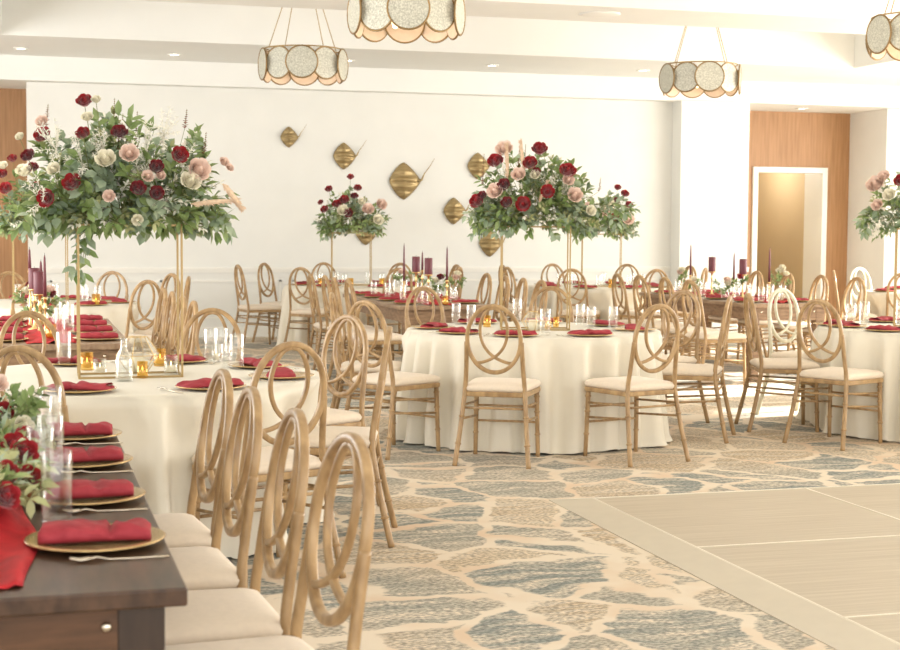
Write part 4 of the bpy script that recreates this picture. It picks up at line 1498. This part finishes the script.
VT = [(87, 370, True, .030, .085, 'right of the left gold post, left round table'), (142.5, 378, True, .024, .075, 'in front of the geometric lantern, left round table'), (160, 366, True, .030, .085, 'right of the geometric lantern, left round table'),
      (100, 374, False, .030, .07, 'beside the amber one near the left gold post, left round table'), (171, 374, False, .032, .085, 'left of the right gold posts, left round table'), (216, 362, False, .022, .09, 'among the tall glasses right of the gold posts, left round table'),
      (548, 329, True, .022, .08, 'beside the short clear glass, centre round table'), (487, 327, True, .026, .08, 'behind the near left chair back, centre round table'), (556, 327, True, .02, .07, 'left of the right gold posts, centre round table'),
      (51, 339, True, .032, .085, 'at the near end of the left farm table'), (454, 307, True, .030, .075, 'at the near end of the middle farm table')]
for x, y, am, r_, h_, w in VT:
    q = clampt(at(x, y, TZ))
    votive(q.x, q.y, TZ + (0.004 if w.startswith('at the near end') else 0.0005), r_, h_, am, ('small amber glass votive ' if am else 'small clear glass votive ') + w)
for x, z_, w, cx_, cy_ in ((377, 1, 'left of centre', 3.62, 16.75), (387, 1, 'right of centre', 3.98, 16.7), (335, 1, 'left edge', 3.3, 16.85), (65, 1, 'right side', .62, 13.15)):
    votive(cx_, cy_, TZ + 0.0005, 0.035, 0.10, True, 'tiny amber votive, %s of the far %s round table' % (w, 'left' if cx_ < 2 else 'middle'))
votive(6.55, 16.1, TZ + 0.0005, 0.035, 0.10, True, 'tiny amber votive on the far right round table')

# loose glasses on the round tables
GL = [(64, 366, ME_glassT, 'left of the left gold post, left round table'), (211, 362, ME_glassT, 'tall one behind the small clear votive, left round table'), (221, 361, ME_glassT, 'right one of the tall pair behind the votive, left round table'),
      (237, 369, ME_glassT, 'rightmost tall one on the left round table'), (226, 367, ME_glassS, 'short one beside the tall pair on the left round table'),
      (456, 324, ME_glass, 'left end of the centre round table'), (471, 326, ME_glass, 'behind the near left chair of the centre round table'), (517, 322, ME_glassT, 'beside the left gold posts of the centre round table'),
      (545, 335, ME_glassT, 'in front of the gold posts of the centre round table'), (580, 325, ME_glass, 'left one right of the gold posts, centre round table'), (591, 328, ME_glass, 'right one right of the gold posts, centre round table'),
      (613, 328, ME_glass, 'right part of the centre round table by two napkins'), (864, 325, ME_glassT, 'tall one between napkins on the right round table')]
for i, (x, y, me, w) in enumerate(GL):
    q = at(x, y, TZ)
    put('tumbler_glass', me, q.x, q.y, TZ + 0.0005, 0.5 * i, 'clear ribbed tumbler, ' + w, 'glass', 'loose tumblers on the round tables')


def lantern(x, y, z, rz, s_, label):
    root = empty('geometric_lantern', (x, y, z), rz)
    tag(root, label, 'lantern', 'brass geometric lanterns')
    lv = [(0.045, 0.0), (0.105, 0.085), (0.045, 0.17)]
    rings = []
    for r_, h_ in lv:
        rings.append([Vector((s_ * r_ * math.cos(2 * PI * k / 6), s_ * r_ * math.sin(2 * PI * k / 6), s_ * h_ + 0.003)) for k in range(6)])
    fr_ = MB()
    for rg in rings:
        for k in range(6):
            fr_.sweep([rg[k], rg[(k + 1) % 6]], 0.002, n=5)
    for a, b in ((0, 1), (1, 2)):
        for k in range(6):
            fr_.sweep([rings[a][k], rings[b][k]], 0.002, n=5)
    fr_.build('brass_frame', M['brass'], root)
    pn = MB()
    vs = [v for rg in rings for v in rg]
    fs = [(a * 6 + k, a * 6 + (k + 1) % 6, (a + 1) * 6 + (k + 1) % 6, (a + 1) * 6 + k) for a in (0, 1) for k in range(6)]
    fs.append((5, 4, 3, 2, 1, 0))
    pn.add(vs, fs, False)
    o = pn.build('glass_panes', M['glass'], root)
    sd = o.modifiers.new('thickness', 'SOLIDIFY')
    sd.thickness = 0.002
    MB().lathe([(0.001, 0.006), (0.03, 0.006), (0.03, 0.075), (0.001, 0.075)], 16).build('candle', M['wax'], root)
    return root


q = at(138, 373, TZ)
lantern(q.x, q.y, TZ, 0.2, 0.98, 'clear hexagonal brass edged glass lantern between the gold posts of the left round table')
q = at(541, 334, TZ)
q2 = at(533, 331, TZ)
lantern(q2.x, q2.y, TZ, 0.5, 0.75, 'small brass edged glass lantern between the gold posts of the centre round table')


def bottle(x, y, label):
    root = empty('glass_carafe', (x, y, TZ))
    tag(root, label, 'carafe', 'clear carafes on the left round table')
    MB().lathe([(0.036, 0), (0.038, 0.004), (0.038, 0.09), (0.030, 0.12), (0.015, 0.145), (0.014, 0.185), (0.017, 0.19), (0.015, 0.192), (0.0115, 0.185), (0.012, 0.145), (0.027, 0.118), (0.035, 0.09), (0.035, 0.008), (0.001, 0.006)], 20).build('body', M['glass'], root)
    MB().lathe([(0.001, 0.008), (0.0345, 0.008), (0.0345, 0.07), (0.001, 0.07)], 16).build('water', M['glass'], root)
    return root


q = at(124, 381, TZ)
bottle(q.x, q.y, 'clear glass carafe in front of the hexagonal lantern, left round table')


def bud_vase(x, y, z, h, kind, label, n=2, seed=0, grp='small bud vases of flowers'):
    rn = random.Random(seed)
    root = empty('bud_vase', (x, y, z))
    tag(root, label, 'flower vase', grp)
    MB().lathe([(0.022, 0), (0.030, 0.02), (0.030, h * 0.5), (0.014, h * 0.85), (0.016, h), (0.013, h), (0.011, h * 0.85), (0.026, h * 0.5), (0.001, 0.008)], 18).build('vase', M['glass'], root)
    fo, st = MB(), MB()
    for i in range(7):
        a = rn.uniform(0, 2 * PI)
        sprig(fo, st, (0, 0, h * 0.6), (0.085 * math.cos(a), 0.085 * math.sin(a), h + rn.uniform(0.0, 0.10)), rn, 6, 0.042, 0.022, 0.03)
    fo.build('leaves', M['leaf2'], root)
    st.build('stems', M['stem'], root)
    for i in range(n):
        kd = kind[i % len(kind)]
        o = link({'rose': 'red_rose', 'drose': 'red_rose', 'blush': 'blush_rose', 'white': 'cream_rose'}[kd], ME_rose[kd][i % 2], root)
        o.location = (rn.uniform(-0.035, 0.035), -0.02 + rn.uniform(-0.03, 0.03), h + 0.08 + 0.03 * i)
        o.rotation_euler = (rn.uniform(0.3, 0.9), rn.uniform(-0.4, 0.4), 0)
        o.scale = (0.036,) * 3
    return root


BV = [(455, 301, 0.13, ('blush', 'white'), 'pale pink bloom in a clear vase at the near end of the middle farm table'), (388, 291, 0.13, ('blush',), 'pink flower in a clear vase toward the far end of the middle farm table'),
      (438, 300, 0.09, ('white', 'drose'), 'white flowers in a low vase beside the middle farm table candles'), (421, 296, 0.10, ('rose', 'white'), 'red and white flowers in a low vase between the middle farm table candles'),
      (780, 300, 0.16, ('white', 'white', 'white'), 'cream roses in a clear vase at the near end of the sunlit farm table'), (737, 300, 0.13, ('rose',), 'single red rose in a clear vase on the sunlit farm table'),
      (675, 292, 0.12, ('blush', 'white'), 'pink and white flowers in a vase at the far end of the sunlit farm table'), (692, 295, 0.07, ('white',), 'low green sprigs in a vase near the left taper of the sunlit farm table'),
      (724, 300, 0.07, ('white', 'blush'), 'low vase of pale flowers between the pillars of the sunlit farm table'),
      (50, 325, 0.12, ('rose', 'blush'), 'red rose with greenery in a vase beside the pillar candles of the left farm table'), (28, 318, 0.12, ('white', 'drose'), 'white and red flowers in a vase left of the pillar candles, left farm table'),
      (38, 326, 0.08, ('white', 'white'), 'low vase of cream flowers under the pillar candles, left farm table')]
for i, (x, y, h_, kd, w) in enumerate(BV):
    q = clampt(at(x, y, TZ))
    xx = q.x
    bud_vase(xx, q.y, TZ + 0.008, h_, kd, w, n=len(kd), seed=40 + i)
# extra tumblers along the farm tables
for i, (x, y, w) in enumerate(((60, 335, 'left farm table, right of the amber votive'), (64, 327, 'left farm table, behind the vase of red roses'), (69, 331, 'left farm table, near end right side'),
                               (760, 305, 'sunlit farm table, near end'), (770, 303, 'sunlit farm table, beside the rightmost taper'), (438, 308, 'middle farm table, near end'), (392, 297, 'middle farm table, left side'))):
    q = clampt(at(x, y, TZ))
    put('tumbler_glass', ME_glassT, q.x, q.y, TZ + 0.006, i, 'clear tumbler on the ' + w, 'glass', 'loose tumblers on the farm tables')

# garland of greenery, berries and blooms down the foreground table
rn = random.Random(77)
root = empty('flower_garland', (-0.06, 3.84, TZ + 0.025))
tag(root, 'leafy garland with red berries and blooms along the dark foreground table', 'garland')
f1, f2, f3, st = MB(), MB(), MB(), MB()
for i in range(120):
    y = rn.uniform(-0.42, 1.0)
    a = rn.uniform(-0.25, PI + 0.25)
    r_ = rn.uniform(0.06, 0.14)
    b = (r_ * 0.8 * math.cos(a), y + rn.uniform(-0.08, 0.08), 0.02 + abs(r_ * 0.65 * math.sin(a)) + 0.02)
    sprig((f1, f2, f3)[i % 3], st, (0, y, 0.03), b, rn, 6, 0.050, (0.020, 0.024, 0.014)[i % 3], 0.03, start=0.2)
f1.build('leafy_foliage', M['leaf2'], root)
f2.build('eucalyptus_foliage', M['leaf3'], root)
f3.build('olive_foliage', M['leaf1'], root)
st.build('stem_bundle', M['stem'], root)
for i, (x, y, z, kd, s_) in enumerate(((0.02, -0.30, 0.09, 'rose', .034), (-0.05, -0.12, 0.12, 'rose', .036), (0.04, 0.12, 0.10, 'rose', .032), (-0.06, 0.35, 0.13, 'white', .036), (0.05, 0.05, 0.09, 'white', .026), (0.0, 0.62, 0.12, 'rose', .034), (-0.07, 0.2, 0.12, 'rose', .036), (0.05, -0.16, 0.06, 'blush', .026), (0.07, -0.22, 0.07, 'rose', .03), (0.06, -0.02, 0.10, 'rose', .034), (0.065, 0.30, 0.09, 'rose', .034), (0.02, -0.40, 0.06, 'rose', .03), (0.06, 0.5, 0.10, 'white', .03))):
    o = link('red_rose' if kd == 'rose' else ('cream_rose' if kd == 'white' else 'blush_rose'), ME_rose[kd][i % 2], root)
    o.location = (x, y, z)
    o.rotation_euler = (0.9, 0.1 * i - 0.3, 0)
    o.scale = (s_,) * 3
bud_vase(-0.045, 4.38, TZ + 0.03, 0.13, ('blush',), 'pink bloom and green berries in a clear vase at the left edge, dark foreground table', n=1, seed=91)
votive(-0.04, 4.86, TZ + 0.02, 0.036, 0.10, False, 'clear glass holder with ivory candle beyond the garland on the dark foreground table')

# distant bulbous red blooms behind stays within each arrangement
bpy.context.view_layer.update()
